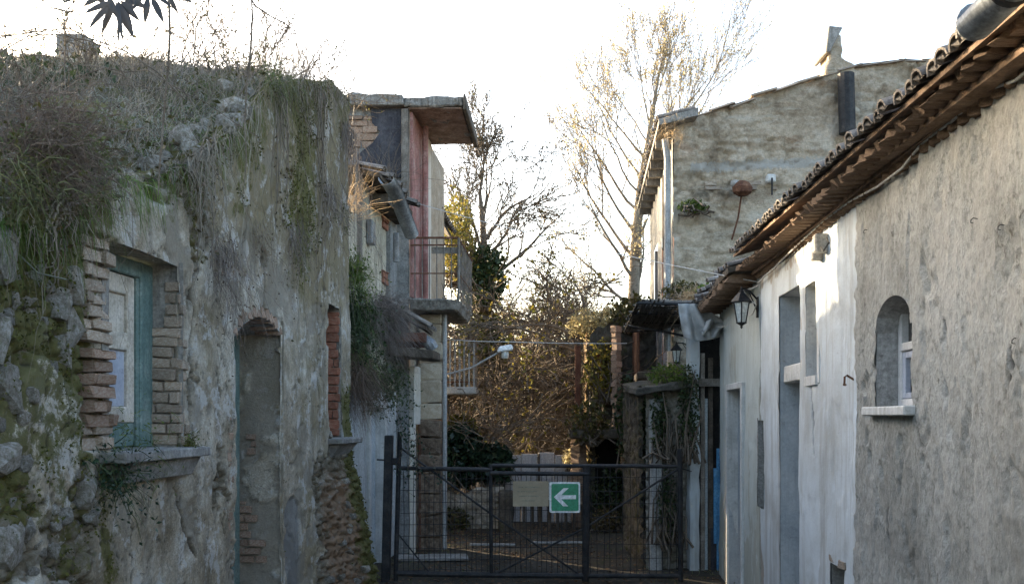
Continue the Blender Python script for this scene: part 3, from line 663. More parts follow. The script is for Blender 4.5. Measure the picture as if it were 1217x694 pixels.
sh = sh.build('shutter', M['cream_paint'], ruin, bev=.005)
MB().wbox(LW, a + .07, b - .07, 2.07, 2.26, -.2, -.182).build('upper_panel', M['cream_paint'], sh, bev=.004)
MB().wbox(LW, a + .07, b - .07, 1.70, 1.98, -.2, -.182).build('lower_panel', M['greyblue'], sh, bev=.004)
MB().wbox(LW, a, b, 1.50, 1.618, -.21, -.168).build('kick_board', M['teal'], ruin, bev=.005)
m = MB(); m.wbox(LW, 4.06, 4.98, 1.442, 1.492, -.2, .125); m.build('sill', M['sill'], ruin, bev=.006, sub=3, jit=.008)
m = MB(); m.quadbox([LW.pt(4.13, 1.345, -.1), LW.pt(4.90, 1.345, -.1), LW.pt(4.90, 1.345, .055), LW.pt(4.13, 1.345, .055), LW.pt(4.11, 1.439, -.1), LW.pt(4.93, 1.439, -.1), LW.pt(4.93, 1.439, .09), LW.pt(4.11, 1.439, .09)])
m.build('sill_moulding', M['sill'], ruin, bev=.005, sub=3, jit=.007, seed=5)
# doorway
dj = brks([5.62, 6.47], .06)
m = MB(); strips(m, LW, dj, arch_l, .004, -.36); m.build('arch_soffit', M['cement'], ruin, sub=1, jit=.006)
for i in range(11):                                               # the brick arch, one brick on edge after another
    t = (i + .5) / 11; uu = 5.60 + t * .89; zz = float(arch_l(min(max(uu, 5.62), 6.47))) + .035
    piece('brick', rnd.choice(BR['brick']), ruin, LW.mat(uu, zz, -.085, 0, (t - .5) * -.55, 0), (.062, .18, .085 * rnd.uniform(.8, 1.1)))
_, rf2 = reveal('door_reveal', LW, 6.485, -.08, 2.32, .33, M['ruin'], ruin, .014, 8)
def rub_patch(u, z): return abs(u - .12) < .11 - .05 * math.sin(z * 9) and (z < .95)
bricks(rf2, ruin, .01, .22, .62, 1.06, .006, 'brick', .13, .058, .012, .05, .012, .05, cond=lambda u, z: u < .13 or (z < .80 and u < .2))
bricks(rf2, ruin, .07, .15, 1.38, 1.54, .006, 'brick', .09, .05, .01, .04, .01, .2)
MB().wbox(LW, 5.585, 5.622, -.08, 2.2, -.36, -.03).build('door_reveal', M['cement'], ruin, sub=2, jit=.004)
MB().wbox(LW, 6.375, 6.478, -.08, 2.27, -.36, -.295).build('door_frame', M['teal'], ruin, bev=.006)
MB().wbox(LW, 5.62, 6.37, -.08, 2.31, -.4, -.362).build('dark_door_backing', M['dark'], ruin)  # near-black sheet for the shade behind the door
m = MB(); m.wbox(LW, 5.64, 6.37, 0, 2.2, -.355, -.335); m.build('door', M['greyblue'], ruin, bev=.004)
MB().wbox(LW, 5.55, 6.5, -.12, -.01, -.36, .06).build('doorstep', M['cement'], ruin, bev=.012, sub=3, jit=.015)
bricks(LW, ruin, 5.50, 5.60, .9, 1.75, .006, 'brick', .09, .06, .01, .06, .012, .25)
# brick window
_, rf3 = reveal('brick_reveal', LW, 8.012, 1.47, 2.6, .3, M['cement'], ruin, .006, 9)
bricks(rf3, ruin, .0, .30, 1.48, 2.56, .022, 'brick_red', .30, .075, .009, .05, .008, .0)
MB().wbox(LW, 7.57, 7.602, 1.47, 2.58, -.3, -.03).wbox(LW, 7.57, 8.03, 2.582, 2.64, -.3, -.04).build('window_reveal', M['cement'], ruin)
MB().wbox(LW, 7.58, 8.0, 1.47, 2.58, -.33, -.302).build('dark_window_backing', M['dark'], ruin)  # near-black sheet in place of the unlit window depth
MB().wbox(LW, 7.52, 8.16, 1.425, 1.468, -.2, .16).build('sill', M['sill'], ruin, bev=.006, sub=3, jit=.01)
m = MB(); m.quadbox([LW.pt(7.6, 1.31, -.1), LW.pt(8.06, 1.31, -.1), LW.pt(8.06, 1.31, .04), LW.pt(7.6, 1.31, .04), LW.pt(7.56, 1.422, -.1), LW.pt(8.12, 1.422, -.1), LW.pt(8.12, 1.422, .13), LW.pt(7.56, 1.422, .13)])
m.build('sill_moulding', M['sill'], ruin, bev=.005, sub=2, jit=.008)
# the collapsed roof, a bank of rubble and soil
mu = brks([-1.0, 8.28], .06); ms = brks([0, 3.6], .06); MU, MS = np.meshgrid(mu, ms, indexing='ij')
def mound_z(U, S):
    zt = ztop(U); k = sstep(0, 1.45, S)
    return zt - .05 + (1.66 + .383 * np.clip(U, 1.5, 8.3) + .05 * np.clip(S - 1.0, 0, 3) + .06 * np.sin(U * 3.1) - zt) * sstep(-.1, 1.25, S) + .22 * (fbm(U * 1.6, S * 1.6, 51) - .5) * sstep(0, .3, S) + .1 * (fbm(U * 6, S * 6, 52) - .5)
def mound_pt(U, S):
    return LW.arr(U, mound_z(U, S), -S)
ii = np.arange(MU.size).reshape(MU.shape)
vobj('collapsed_roof', mound_pt(MU, MS).reshape(-1, 3), np.stack([ii[:-1, :-1], ii[1:, :-1], ii[1:, 1:], ii[:-1, 1:]], -1).reshape(-1, 4), M['soil'], ruin)
for _ in range(22):                                               # stones of the broken wall head
    uu = rnd.uniform(4.3, 6.4); s = abs(rnd.gauss(0, .12)); p = mound_pt(np.array([uu]), np.array([s]))[0]
    q = rnd.uniform(.07, .2)
    piece('stone', rnd.choice(ST), ruin, Matrix.Translation(p) @ Matrix.Rotation(rnd.uniform(0, 6), 4, 'Z') @ Matrix.Rotation(rnd.uniform(-.4, .4), 4, 'X'), (q, q * .8, q * .7))
# chimney stub on the skyline
cb = Vector(((91 - CX) / F * 7.6, 7.6, 0)); cz = CH + (HY - 74) * 7.6 / F
MB().box(cb.x - .13, cb.x + .13, 7.5, 7.75, cz - .35, cz + .20).build('chimney_stub', M['cement'], ruin, bev=.015, sub=3, jit=.015)
o = MB(); o.box(-.14, .14, -.12, .12, 0, .1)

# ================================================================== YELLOW PLASTER HOUSE (second on the left)
BW = street_wall(-2.40, 1)
yel = thing('plaster_house', (-1.62, 9.8, -.05), 'narrow house of stained yellow plaster with broken gutter and sagging tiles', 'house')
def yel_w(U, Z): return .03 * (fbm(U * 1.5, Z * 1.5, 81) - .5) + .012 * (fbm(U * 9, Z * 7, 82) - .5)
hf('front_wall', BW, brks([8.1, 11.44], .04), brks([1.95, 4.25], .04), yel_w, M['yellow_plaster'], yel, (), lambda u: 3.66 + .26 * sstep(9.1, 9.3, u) + .26 * sstep(9.52, 9.62, u) + .10 * (vn(np.asarray(u) * 7, np.asarray(u) * 0, 4) - .5))
hf('lower_wall', BW, brks([8.1, 11.44], .04), brks([-.12, 1.95], .04), lambda U, Z: yel_w(U, Z) + .02, M['pale_plaster'], yel, [(10.05, 10.75, -.2, 1.75)])
MB().wbox(BW, 10.0, 10.8, -.1, 1.8, -.2, -.12).build('dark_door_backing', M['dark'], yel)  # near-black backing painted as the darkness behind this door
m = MB(); m.wbox(BW, 9.97, 10.05, -.1, 1.83, -.1, .05).wbox(BW, 10.75, 10.83, -.1, 1.83, -.1, .05).wbox(BW, 9.97, 10.83, 1.752, 1.835, -.1, .052); m.build('door_frame', M['white_trim'], yel, bev=.006)
MB().wbox(BW, 10.06, 10.74, -.05, 1.745, -.11, -.07).build('door', M['bluewhite'], yel, bev=.004)
MB().wbox(BW, 11.02, 11.36, 2.1, 4.0, -.05, .055).build('corner_strip', M['grey_render'], yel, bev=.01, sub=3, jit=.015)
MB().wbox(BW, 9.62, 9.70, 2.3, 4.05, -.02, .035).build('downpipe_stain_board', M['wood'], yel)
MB().wbox(BW, 10.0, 10.16, 3.52, 3.78, .0, .07).build('meter_box', M['zinc'], yel, bev=.01)
bricks(BW, yel, 10.75, 11.0, 3.2, 3.36, .03, 'brick_red', .2, .075, .01, .06, .01, 0.)
bricks(BW, yel, 10.75, 11.0, 3.85, 4.0, .03, 'brick_red', .2, .075, .01, .06, .01, 0.)
m = MB(); m.quadbox([BW.pt(9.6, 4.13, .24), BW.pt(11.4, 4.13, .24), BW.pt(11.4, 4.55, -1.6), BW.pt(10.6, 4.55, -1.6), BW.pt(9.6, 4.17, .24), BW.pt(11.4, 4.17, .24), BW.pt(11.4, 4.59, -1.6), BW.pt(10.6, 4.59, -1.6)])
roof2 = m.build('roof', M['wood_dark'], yel)
def barrel(L, r, k=6, th=.012, taper=.85):
    m = MB(); n = len(m.v); V = []; Fq = []
    for e, rr in ((0, r), (1, r * taper)):
        for side in (0, 1):
            for j in range(k + 1):
                a = math.pi * j / k; q = rr - th * side; V.append((math.cos(a) * q, e * L, .74 * math.sin(a) * q))
    K1 = k + 1
    for j in range(k):
        Fq += [(j, j + 1, 2 * K1 + j + 1, 2 * K1 + j), (K1 + j, 3 * K1 + j, 3 * K1 + j + 1, K1 + j + 1), (j, K1 + j, K1 + j + 1, j + 1), (2 * K1 + j, 2 * K1 + j + 1, 3 * K1 + j + 1, 3 * K1 + j)]
    Fq += [(0, 2 * K1, 3 * K1, K1), (k, K1 + k, 3 * K1 + k, 2 * K1 + k)]
    n = len(V); V.append((0, .012, 0)); V += [(math.cos(math.pi * j / k) * (r - th), .012 + .012 * math.sin(j * 2.3), math.sin(math.pi * j / k) * (r - th) * .74) for j in range(k + 1)]; Fq += [(n, n + 1 + j, n + 2 + j) for j in range(k)]
    me = bpy.data.meshes.new('tile'); me.from_pydata(V, [], Fq); me.materials.append(M['tile']); return me
TILE = [barrel(.36, .058), barrel(.34, .054), barrel(.38, .056)]
def tile_at(parent, W, u, z, w, pitch, r_=0., flip=False, s=1., roll=0.):
    """a half-round tile whose open lower end points out of the wall"""
    x = W.d.normalized(); y = (-W.n * math.cos(pitch) + Vector((0, 0, 1)) * math.sin(pitch)).normalized(); zz = x.cross(y)
    if zz.z < 0: x = -x; zz = x.cross(y)
    if flip: x = -x; zz = -zz
    Bm = Matrix((x, y, zz)).transposed().to_4x4()
    o = bpy.data.objects.new('tile', rnd.choice(TILE)); col.objects.link(o); o.parent = parent
    o.matrix_local = Matrix.Translation(-org(parent)) @ Matrix.Translation(W.pt(u, z, w)) @ Bm @ Matrix.Rotation(r_, 4, 'Z') @ Matrix.Rotation(roll, 4, 'Y') @ Matrix.Scale(s, 4); return o
for i in range(11):
    uu = 9.62 + i * .165 + rnd.uniform(-.03, .03)
    for j in range(2): tile_at(roof2, BW, uu, 4.19 + j * .07 + rnd.uniform(-.025, .02), .30 - j * .3 + rnd.uniform(-.06, .05), .24 + rnd.uniform(-.12, .1), rnd.uniform(-.18, .18), False, 1.3)
def half_gutter(pts, r, name, mat, parent, k=8, up=(0, 0, 1)):
    V = []; Fq = []
    pts = [Vector(p) for p in pts]
    for i, p in enumerate(pts):
        t = (pts[min(i + 1, len(pts) - 1)] - pts[max(i - 1, 0)]).normalized(); x = t.cross(Vector(up)).normalized(); y = x.cross(t)
        for rr in (r, r - .006):
            for j in range(k + 1):
                a = math.pi + math.pi * j / k; V.append(tuple(p + x * math.cos(a) * rr + y * math.sin(a) * rr))
    K1 = k + 1
    for i in range(len(pts) - 1):
        for j in range(k):
            a = i * 2 * K1 + j; b = a + 2 * K1; Fq += [(a, a + 1, b + 1, b), (a + K1, b + K1, b + K1 + 1, a + K1 + 1)]
        for j in (0, k): a = i * 2 * K1 + j; b = a + 2 * K1; Fq.append((a, b, b + K1, a + K1))
    for i in (0, len(pts) - 1):
        for j in range(k): a = i * 2 * K1 + j; Fq.append((a, a + K1, a + K1 + 1, a + 1))
    return vobj(name, V, np.array(Fq), mat, parent)
half_gutter([BW.pt(9.5, 4.10, .33), BW.pt(9.65, 4.08, .34), BW.pt(9.8, 4.03, .36), BW.pt(10.5, 3.72, .40)], .085, 'gutter', M['zinc'], yel)
MB().tube([BW.pt(10.62, 3.75, .2), BW.pt(10.62, 3.42, .2)], .035).build('broken_downpipe', M['zinc'], yel)
MB().wbox(BW, 10.9, 11.25, 3.98, 4.11, -.05, .18).wbox(BW, 10.2, 10.9, 4.0, 4.1, -.05, .2).build('eave_board', M['wood_dark'], yel)

# ================================================================== BALCONY HOUSE (third on the left)
bal = thing('balcony_house', (-1.3, 12, -.05), 'tall grey house with a brick patched gable and a flat overhanging concrete roof', 'house')
GW = Wall((0, 11.45, 0), (1, 0, 0), (0, -1, 0)); CW = street_wall(-2.21, 1)
cx0 = -1.27
hf('gable_wall', GW, brks([-2.9, cx0], .045), brks([-.1, 5.45], .045), lambda U, Z: .03 * (fbm(U * 2, Z * 2, 91) - .5) + .035 * (fbm(U * 8, Z * 8, 92) - .5), M['grey_render'], bal)
m = MB(); m.prism([GW.pt(-1.92, 4.86, .012), GW.pt(-1.72, 5.03, .012), GW.pt(-1.63, 5.16, .012), GW.pt(-1.73, 5.27, .012), GW.pt(-1.74, 5.45, .012), GW.pt(-1.29, 5.45, .012), GW.pt(-1.29, 4.62, .012), GW.pt(-1.8, 4.55, .012)], (0, -.02, 0))
m.build('tar_paper', M['tar'], bal, sub=2, jit=.015)
bricks(GW, bal, -2.7, -1.66, 4.62, 5.36, .03, 'brick', .23, .088, .010, .07, .02, .02, cond=lambda u, z: u < -1.66 - (.2 if z < 5.0 else (.0 if z < 5.28 else .08)))
hf('front_wall', CW, brks([11.44, 14.2], .05), brks([-.1, 5.45], .05), lambda U, Z: .02 * (fbm(U * 3, Z * 3, 93) - .5), M['beige'], bal, [(11.6, 12.5, 3.2, 5.15), (11.55, 12.5, -.2, 1.95)])
MB().wbox(CW, 11.47, 12.22, 3.13, 5.42, -.04, .035).build('pink_panel', M['pink'], bal, bev=.006)
MB().wbox(CW, 12.24, 12.75, 3.13, 5.42, -.04, .05).build('balcony_door_jamb', M['cream'], bal, bev=.01)
MB().tube([CW.pt(12.0, 3.15, .10), CW.pt(12.0, 5.4, .10)], .04).build('post', M['pink'], bal)
m = MB(); m.box(-2.95, -1.33, 11.32, 14.3, 5.452, 5.60); m.quadbox([(-1.33, 11.36, 5.455), (-.60, 11.36, 5.455), (-.53, 12.9, 5.455), (-1.33, 12.96, 5.455), (-1.33, 11.36, 5.578), (-.60, 11.36, 5.578), (-.53, 12.9, 5.578), (-1.33, 12.96, 5.578)])
m.build('roof', M['rough_concrete'], bal, bev=.015, sub=4, jit=.035, freq=9)
MB().quadbox([(-1.28, 11.40, 5.44), (-.62, 11.40, 5.44), (-.56, 12.88, 5.44), (-1.2, 12.92, 5.44), (-1.28, 11.40, 5.453), (-.62, 11.40, 5.453), (-.56, 12.88, 5.453), (-1.2, 12.92, 5.453)]).build('roof_soffit', M['soffit'], bal)
MB().quadbox([(-.60, 11.33, 5.40), (-.555, 11.33, 5.42), (-.475, 12.95, 5.42), (-.53, 12.95, 5.40), (-.60, 11.33, 5.60), (-.57, 11.33, 5.60), (-.49, 12.95, 5.60), (-.53, 12.95, 5.60)]).build('roof_edging', M['wood_dark'], bal, bev=.01)
MB().box(-1.36, -1.275, 11.36, 11.44, 4.3, 5.43).build('corner_board', M['wood'], bal, bev=.008)
m = MB(); m.quadbox([(-1.28, 11.48, 2.97), (-.70, 11.48, 2.97), (-.62, 13.1, 2.97), (-1.15, 13.1, 2.97), (-1.28, 11.40, 3.10), (-.64, 11.40, 3.10), (-.55, 13.18, 3.10), (-1.15, 13.18, 3.10)])
m.build('balcony_slab', M['rough_concrete'], bal, bev=.015, sub=4, jit=.03, freq=9)
RT = 3.86
m = MB(); m.tube([(-1.25, 11.45, RT), (-.665, 11.45, RT), (-.57, 13.14, RT)], .014).tube([(-1.25, 11.45, RT - .09), (-.665, 11.45, RT - .09)], .01).tube([(-1.25, 11.45, 3.42), (-.665, 11.45, 3.42), (-.57, 13.14, 3.42)], .008)
rail = m.build('balcony_railing', M['rust'], bal)
for i in range(7): MB().tube([(-1.2 + i * .09, 11.45, 3.1), (-1.2 + i * .09, 11.45, RT)], .007 if i != 6 else .016, 4).build('baluster', M['railing'], rail)
for i in range(10):
    t = (i + .6) / 10; MB().tube([(-.665 + .095 * t, 11.45 + 1.69 * t, 3.1), (-.665 + .095 * t, 11.45 + 1.69 * t, RT)], .007, 4).build('baluster', M['railing'], rail)
MB().box(-1.0, -.66, 11.47, 11.49, RT - .19, RT - .11).build('railing_board', M['wood'], rail)
m = MB(); z0 = -.1; pr = 0                                        # beige pier of coursed blocks under the balcony
while z0 < 2.94:
    h = min(rnd.uniform(.2, .3), 2.96 - z0); piece('block', rnd.choice(BR['beige' if z0 > 1.55 else 'stained']), bal, Matrix.Translation((-1.05, 11.98, z0 + h / 2)), (.30, .26, h - .006)); z0 += h
MB().box(-1.2, -1.165, 11.84, 12.0, -.1, 1.62).build('pier_edge_board', M['rust'], bal)
MB().tube([(-.865, 11.9, -.05), (-.865, 11.9, 2.96)], .03, 8).build('drainpipe', M['galv'], bal)
m = MB(); m.wbox(CW, 11.46, 11.56, -.1, 2.12, -.06, .06).wbox(CW, 12.05, 12.2, -.1, 2.12, -.06, .06).wbox(CW, 11.46, 12.2, 1.55, 2.28, -.05, .065); m.build('door_surround', M['cream'], bal, bev=.008)
MB().wbox(CW, 11.56, 12.05, -.1, 1.552, -.10, -.05).build('street_door', M['wood'], bal, bev=.004)
# porch roof over the street door
m = MB(); m.quadbox([(-1.52, 10.62, 2.95), (-1.52, 11.40, 2.97), (-.98, 11.42, 2.64), (-1.0, 10.75, 2.66), (-1.52, 10.62, 3.0), (-1.52, 11.40, 3.02), (-.98, 11.42, 2.69), (-1.0, 10.75, 2.71)])
porch = m.build('porch_roof', M['wood_dark'], bal, sub=2, jit=.01)
PW = Wall((-1.0, 10.6, 0), (0, 1, 0), (1, 0, 0))
for i in range(7):
    for j in range(2): tile_at(porch, PW, .12 + i * .115, 2.69 + j * .17 + rnd.uniform(-.01, .01), .06 - j * .28, .54, rnd.uniform(-.06, .06), False, .95)
for i in range(6): MB().box(-1.45 + i * .01, -1.0, 10.7 + i * .13, 10.74 + i * .13, 2.52 - i * .005, 2.62).build('porch_rafter', M['redwood'], porch)
MB().quadbox([(-1.42, 10.8, 2.36), (-.93, 10.85, 2.33), (-.88, 11.4, 2.33), (-1.42, 11.4, 2.36), (-1.42, 10.8, 2.46), (-.93, 10.85, 2.43), (-.88, 11.4, 2.43), (-1.42, 11.4, 2.46)]).build('porch_beam', M['wood_dark'], bal, bev=.01, sub=2, jit=.01)
lg = thing('gutter_end', (-.98, 10.9, 2.5), 'dented pale gutter end poking out under the tiled porch roof', 'gutter')
MB().tube([(-1.12, 10.9, 2.60), (-1.03, 10.9, 2.56), (-.96, 10.9, 2.50), (-.93, 10.92, 2.45)], [.05, .06, .075, .07], 10).build('pipe', M['zinc'], lg)
MB().tube([(-1.14, 10.9, 2.61), (-1.10, 10.9, 2.595)], [.062, .062], 10).build('collar', M['iron'], lg)

# ================================================================== FAR LEFT HOUSE with the lower balcony
far = thing('far_house', (-1.3, 15.6, -.05), 'dim brown house far down the street with a low barred balcony', 'house')
DW = street_wall(-2.62, 1)
hf('front_wall', DW, brks([14.2, 16.0], .1), brks([-.1, 4.75], .1), lambda U, Z: .06 * (fbm(U * 2, Z * 2, 95) - .5), M['cement'], far)
m = MB(); m.box(-3.2, -1.46, 14.22, 14.5, -.1, 4.72); m.build('side_wall', M['soffit'], far, sub=3, jit=.03)
m = MB(); m.quadbox([(-3.2, 14.0, 6.75), (-1.12, 14.0, 4.70), (-1.04, 16.05, 4.70), (-3.2, 16.05, 6.75), (-3.2, 14.0, 6.82), (-1.12, 14.0, 4.77), (-1.04, 16.05, 4.77), (-3.2, 16.05, 6.82)]); shade_roof = m.build('roof', M['wood_dark'], far)  # hidden ridge raised steeply to shade the gable house street wall
FW = Wall((-1.12, 14, 0), (.05, 1, 0), (1, 0, 0))
for i in range(12): tile_at(shade_roof, FW, .05 + i * .165, 4.78, .04, .75, rnd.uniform(-.05, .05), False, 1.35)
MB().box(-1.36, -.56, 14.6, 15.95, 2.0, 2.12).build('balcony_slab', M['concrete'], far, bev=.02)
m = MB(); m.tube([(-1.3, 14.64, 2.86), (-.6, 14.64, 2.86), (-.6, 15.9, 2.86)], .016).tube([(-1.3, 14.64, 2.2), (-.6, 14.64, 2.2), (-.6, 15.9, 2.2)], .012); rail = m.build('balcony_railing', M['rust'], far)
for i in range(10): MB().tube([(-1.28 + i * .075, 14.64, 2.12), (-1.28 + i * .075, 14.64, 2.86)], .014, 4).build('baluster', M['galv'], rail)
for i in range(10): MB().tube([(-.6, 14.76 + i * .12, 2.12), (-.6, 14.76 + i * .12, 2.86)], .011, 4).build('baluster', M['railing'], rail)
MB().wbox(DW, 15.0, 15.9, 2.1, 3.9, -.02, .03).build('balcony_door', M['redwood'], far, bev=.008)

# ================================================================== ROUGHCAST HOUSE and WHITEWASHED HOUSE (right)
grey = thing('roughcast_house', (1.75, 3.8, -.05), 'grey roughcast house with a small arched window under tiled eaves', 'house')
white = thing('whitewashed_house', (2.0, 7.3, -.05), 'whitewashed peeling house with tall narrow doorways beside the grey roughcast wall', 'house')
def arch_r(u): return 2.06 + .15 * np.sqrt(max(0, 1 - ((u - 4.30) / .255) ** 2))
gcr = [[RW.uz(*p) for p in c] for c in ([(1205, 300), (1200, 360), (1203, 430), (1198, 480)], [(1052, 500), (1060, 560), (1056, 640)], [(1120, 380), (1128, 430), (1122, 470)], [(1090, 500), (1110, 580), (1106, 690)])]
def gcrk(U, Z):
    d = np.full(U.shape, 9.); Uw = U + .035 * (fbm(U * 8, Z * 9, 135) - .5)
    for c in gcr: d = np.minimum(d, pdist(Uw, Z, c))
    return (1 - sstep(.003, .009, d)) * sstep(.4, .55, fbm(U * 5, Z * 6, 136))
def rough_w(U, Z):
    a = fbm(U * 16, Z * 9, 101, 4); b = fbm(U * 42, Z * 24, 102, 3); n = fbm(U * 1.4, Z * 1.2, 103)
    a = .5 * a + .5 * fbm(U * 26, Z * 22, 106, 4)
    return .03 * (n - .5) + .010 * (a - .5) * 2 + .015 * (b - .5) - .014 * sstep(.62, .7, fbm(U * 11, Z * 5, 104)) + .006 + .005 * (sstep(.48, .54, fbm(U * 2.2, Z * 1.8, 105)) - .5) - .012 * gcrk(U, Z)
hf('front_wall', RW, brks([2.0, 4.045, 4.555, 4.905], .0125), brks([-.12, 1.70, 2.06, 2.84], .0125), rough_w, M['roughcast'], grey, [(4.045, 4.555, 1.70, arch_r)],
   attrs=dict(crack=gcrk, damp_dark=lambda U, Z: .5 * (1 - sstep(.9, 1.9, Z)) + .35 * sstep(2.62, 2.76, Z) + .25 * np.exp(-((U - 4.3) / .3) ** 2) * (Z < 1.7) * (Z > 1.0)))  # damp base, stain below the sill, and a darker band at the wall head
dj = brks([4.045, 4.555], .03)
m = MB(); strips(m, RW, dj, arch_r, .008, -.16); m.build('window_reveal', M['concrete'], grey)
MB().wbox(RW, 4.555, 4.6, 1.68, 2.07, -.16, -.0).build('window_reveal', M['concrete'], grey, sub=2, jit=.004)
MB().wbox(RW, 4.0, 4.045, 1.68, 2.07, -.16, -.0).build('window_reveal', M['concrete'], grey, sub=2, jit=.004)
m = MB(); m.wbox(RW, 4.0, 4.62, 1.655, 1.697, -.17, .055); m.build('sill', M['white_trim'], grey, bev=.005, sub=2, jit=.004)
wf = MB(); wf.wbox(RW, 4.505, 4.552, 1.70, 2.2, -.15, -.10).wbox(RW, 4.05, 4.085, 1.70, 2.06, -.15, -.10).wbox(RW, 4.085, 4.505, 1.70, 1.735, -.15, -.10).wbox(RW, 4.085, 4.505, 1.965, 2.005, -.15, -.095)
wf = wf.build('window_frame', M['window_white'], grey, bev=.004)
MB().wbox(RW, 4.085, 4.505, 1.735, 1.965, -.142, -.135).build('pane', M['pane'], wf)
MB().wbox(RW, 4.085, 4.505, 2.005, 2.205, -.142, -.135).build('upper_pane', M['pane'], wf)
s_ = MB(); s_.wbox(RW, 4.46, 4.502, 1.737, 1.962, -.132, -.105).wbox(RW, 4.09, 4.46, 1.93, 1.962, -.132, -.105).wbox(RW, 4.09, 4.46, 1.737, 1.765, -.132, -.105); s_.build('sash', M['greyblue'], wf, bev=.003)
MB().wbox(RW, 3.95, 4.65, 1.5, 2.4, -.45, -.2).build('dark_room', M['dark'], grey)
hf('near_wall', RW, brks([-.5, 2.0], .04), brks([-.12, 2.84], .04), lambda U, Z: rough_w(U, Z), M['roughcast'], grey)
MB().wbox(RW, -.5, -.3, -.1, 2.75, -4.0, -.05).build('end_wall', M['roughcast'], grey); MB().wbox(RW, -.5, 10.0, -.1, 3.6, -4.1, -3.9).build('back_wall', M['roughcast'], grey)
# white house
cr_w = [[RW.uz(*p) for p in c] for c in ([(903, 335), (902, 500), (903, 690)], [(905, 490), (908, 600)], [(938, 560), (944, 690)], [(962, 450), (968, 540)])]
def wcrk(U, Z):
    d = np.full(U.shape, 9.); Uw = U + .04 * (fbm(U * 6, Z * 8, 131) - .5)
    for i, c in enumerate(cr_w): d = np.minimum(d, pdist(Uw, Z, c) * (1 if i == 0 else 1.6))
    return 1 - sstep(.008, .018, d)
def white_w(U, Z):
    p = sstep(.5, .56, fbm(U * 3.1, Z * 2.2, 111)); return .03 * (fbm(U * 1.1, Z, 112) - .5) + .006 * p + .007 * (fbm(U * 14, Z * 9, 113) - .5) - .02 * wcrk(U, Z) - .006
hf('front_wall', RW, brks([4.905, 5.14, 5.42, 5.77, 6.06, 6.22, 6.87, 7.5, 7.79, 8.52, 9.37, 10.0], .02), brks([-.12, .5, .80, .9, 1.62, 1.91, 2.50, 2.54, 2.86], .02), white_w, M['whitewash'], white,
   [(5.14, 5.42, .5, .80), (5.77, 6.06, 1.91, 2.50), (6.22, 6.87, -.2, 2.54), (7.5, 7.79, .9, 1.62), (8.52, 9.37, -.2, 1.91)],
   attrs=dict(crack=wcrk, green=lambda U, Z: sstep(7.62, 7.7, U), peel=lambda U, Z: .05 + .30 * sstep(7.62, 7.7, U) + .28 * (1 - sstep(.3, 1.1, Z)) + .35 * np.exp(-((U - 7.65) / .12) ** 2) * (Z < 1.9) + .5 * sstep(2.62, 2.72, Z) * (U > 6) + .25 * np.exp(-((U - 9.1) / .3) ** 2 - ((Z - 2.2) / .25) ** 2)))
m = MB()
for (u0, u1, z0, z1, dp) in ((5.77, 6.06, 1.91, 2.50, .22), (6.22, 6.87, -.1, 2.54, .22), (8.52, 9.37, -.1, 1.91, .18)):
    b = MB(); b.wbox(RW, u1, u1 + .05, z0 - .05, z1 + .05, -dp, -.006); b.build('reveal', M['niche'], white, sub=3, jit=.006)
    b = MB(); b.wbox(RW, u0 - .05, u0, z0 - .05, z1 + .05, -dp, -.006).wbox(RW, u0, u1, z1, z1 + .05, -dp, -.006); b.build('reveal', M['white_trim'], white, sub=2, jit=.004)
    if z0 > 0: MB().wbox(RW, u0, u1, z0 - .06, z0, -dp, .006).build('ledge', M['white_trim'], white, sub=1, jit=.004)
    MB().wbox(RW, u0 - .05, u1 + .05, z0 - .05, z1 + .05, -dp - .08, -dp - .002).build('infill', M['niche'], white, sub=3, jit=.008)
MB().wbox(RW, 6.22, 6.87, 1.90, 2.02, -.2, -.03).build('lintel', M['white_trim'], white, bev=.008, sub=2, jit=.008)
MB().wbox(RW, 8.44, 8.52, -.1, 1.97, -.1, .022).wbox(RW, 9.37, 9.43, -.1, 1.97, -.1, .02).wbox(RW, 8.52, 9.37, 1.912, 1.972, -.1, .021).build('door_frame', M['white_trim'], white, bev=.006, sub=1, jit=.004)
MB().wbox(RW, 7.48, 7.81, .88, 1.64, -.14, -.10).build('slot_back', M['wood'], white); MB().wbox(RW, 7.79, 7.83, .88, 1.64, -.12, -.006).build('slot_side', M['cement'], white)
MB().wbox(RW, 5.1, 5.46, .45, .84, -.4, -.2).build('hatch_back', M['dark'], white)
bricks(RW, white, 5.10, 5.46, .80, .85, .004, 'brick_pale', .12, .05, .01, .16, .01, 0.); MB().wbox(RW, 5.42, 5.45, .48, .8, -.3, -.006).wbox(RW, 5.1, 5.14, .48, .8, -.3, -.006).wbox(RW, 5.1, 5.45, .46, .5, -.3, -.006).build('hatch_reveal', M['cement'], white, sub=1, jit=.006)
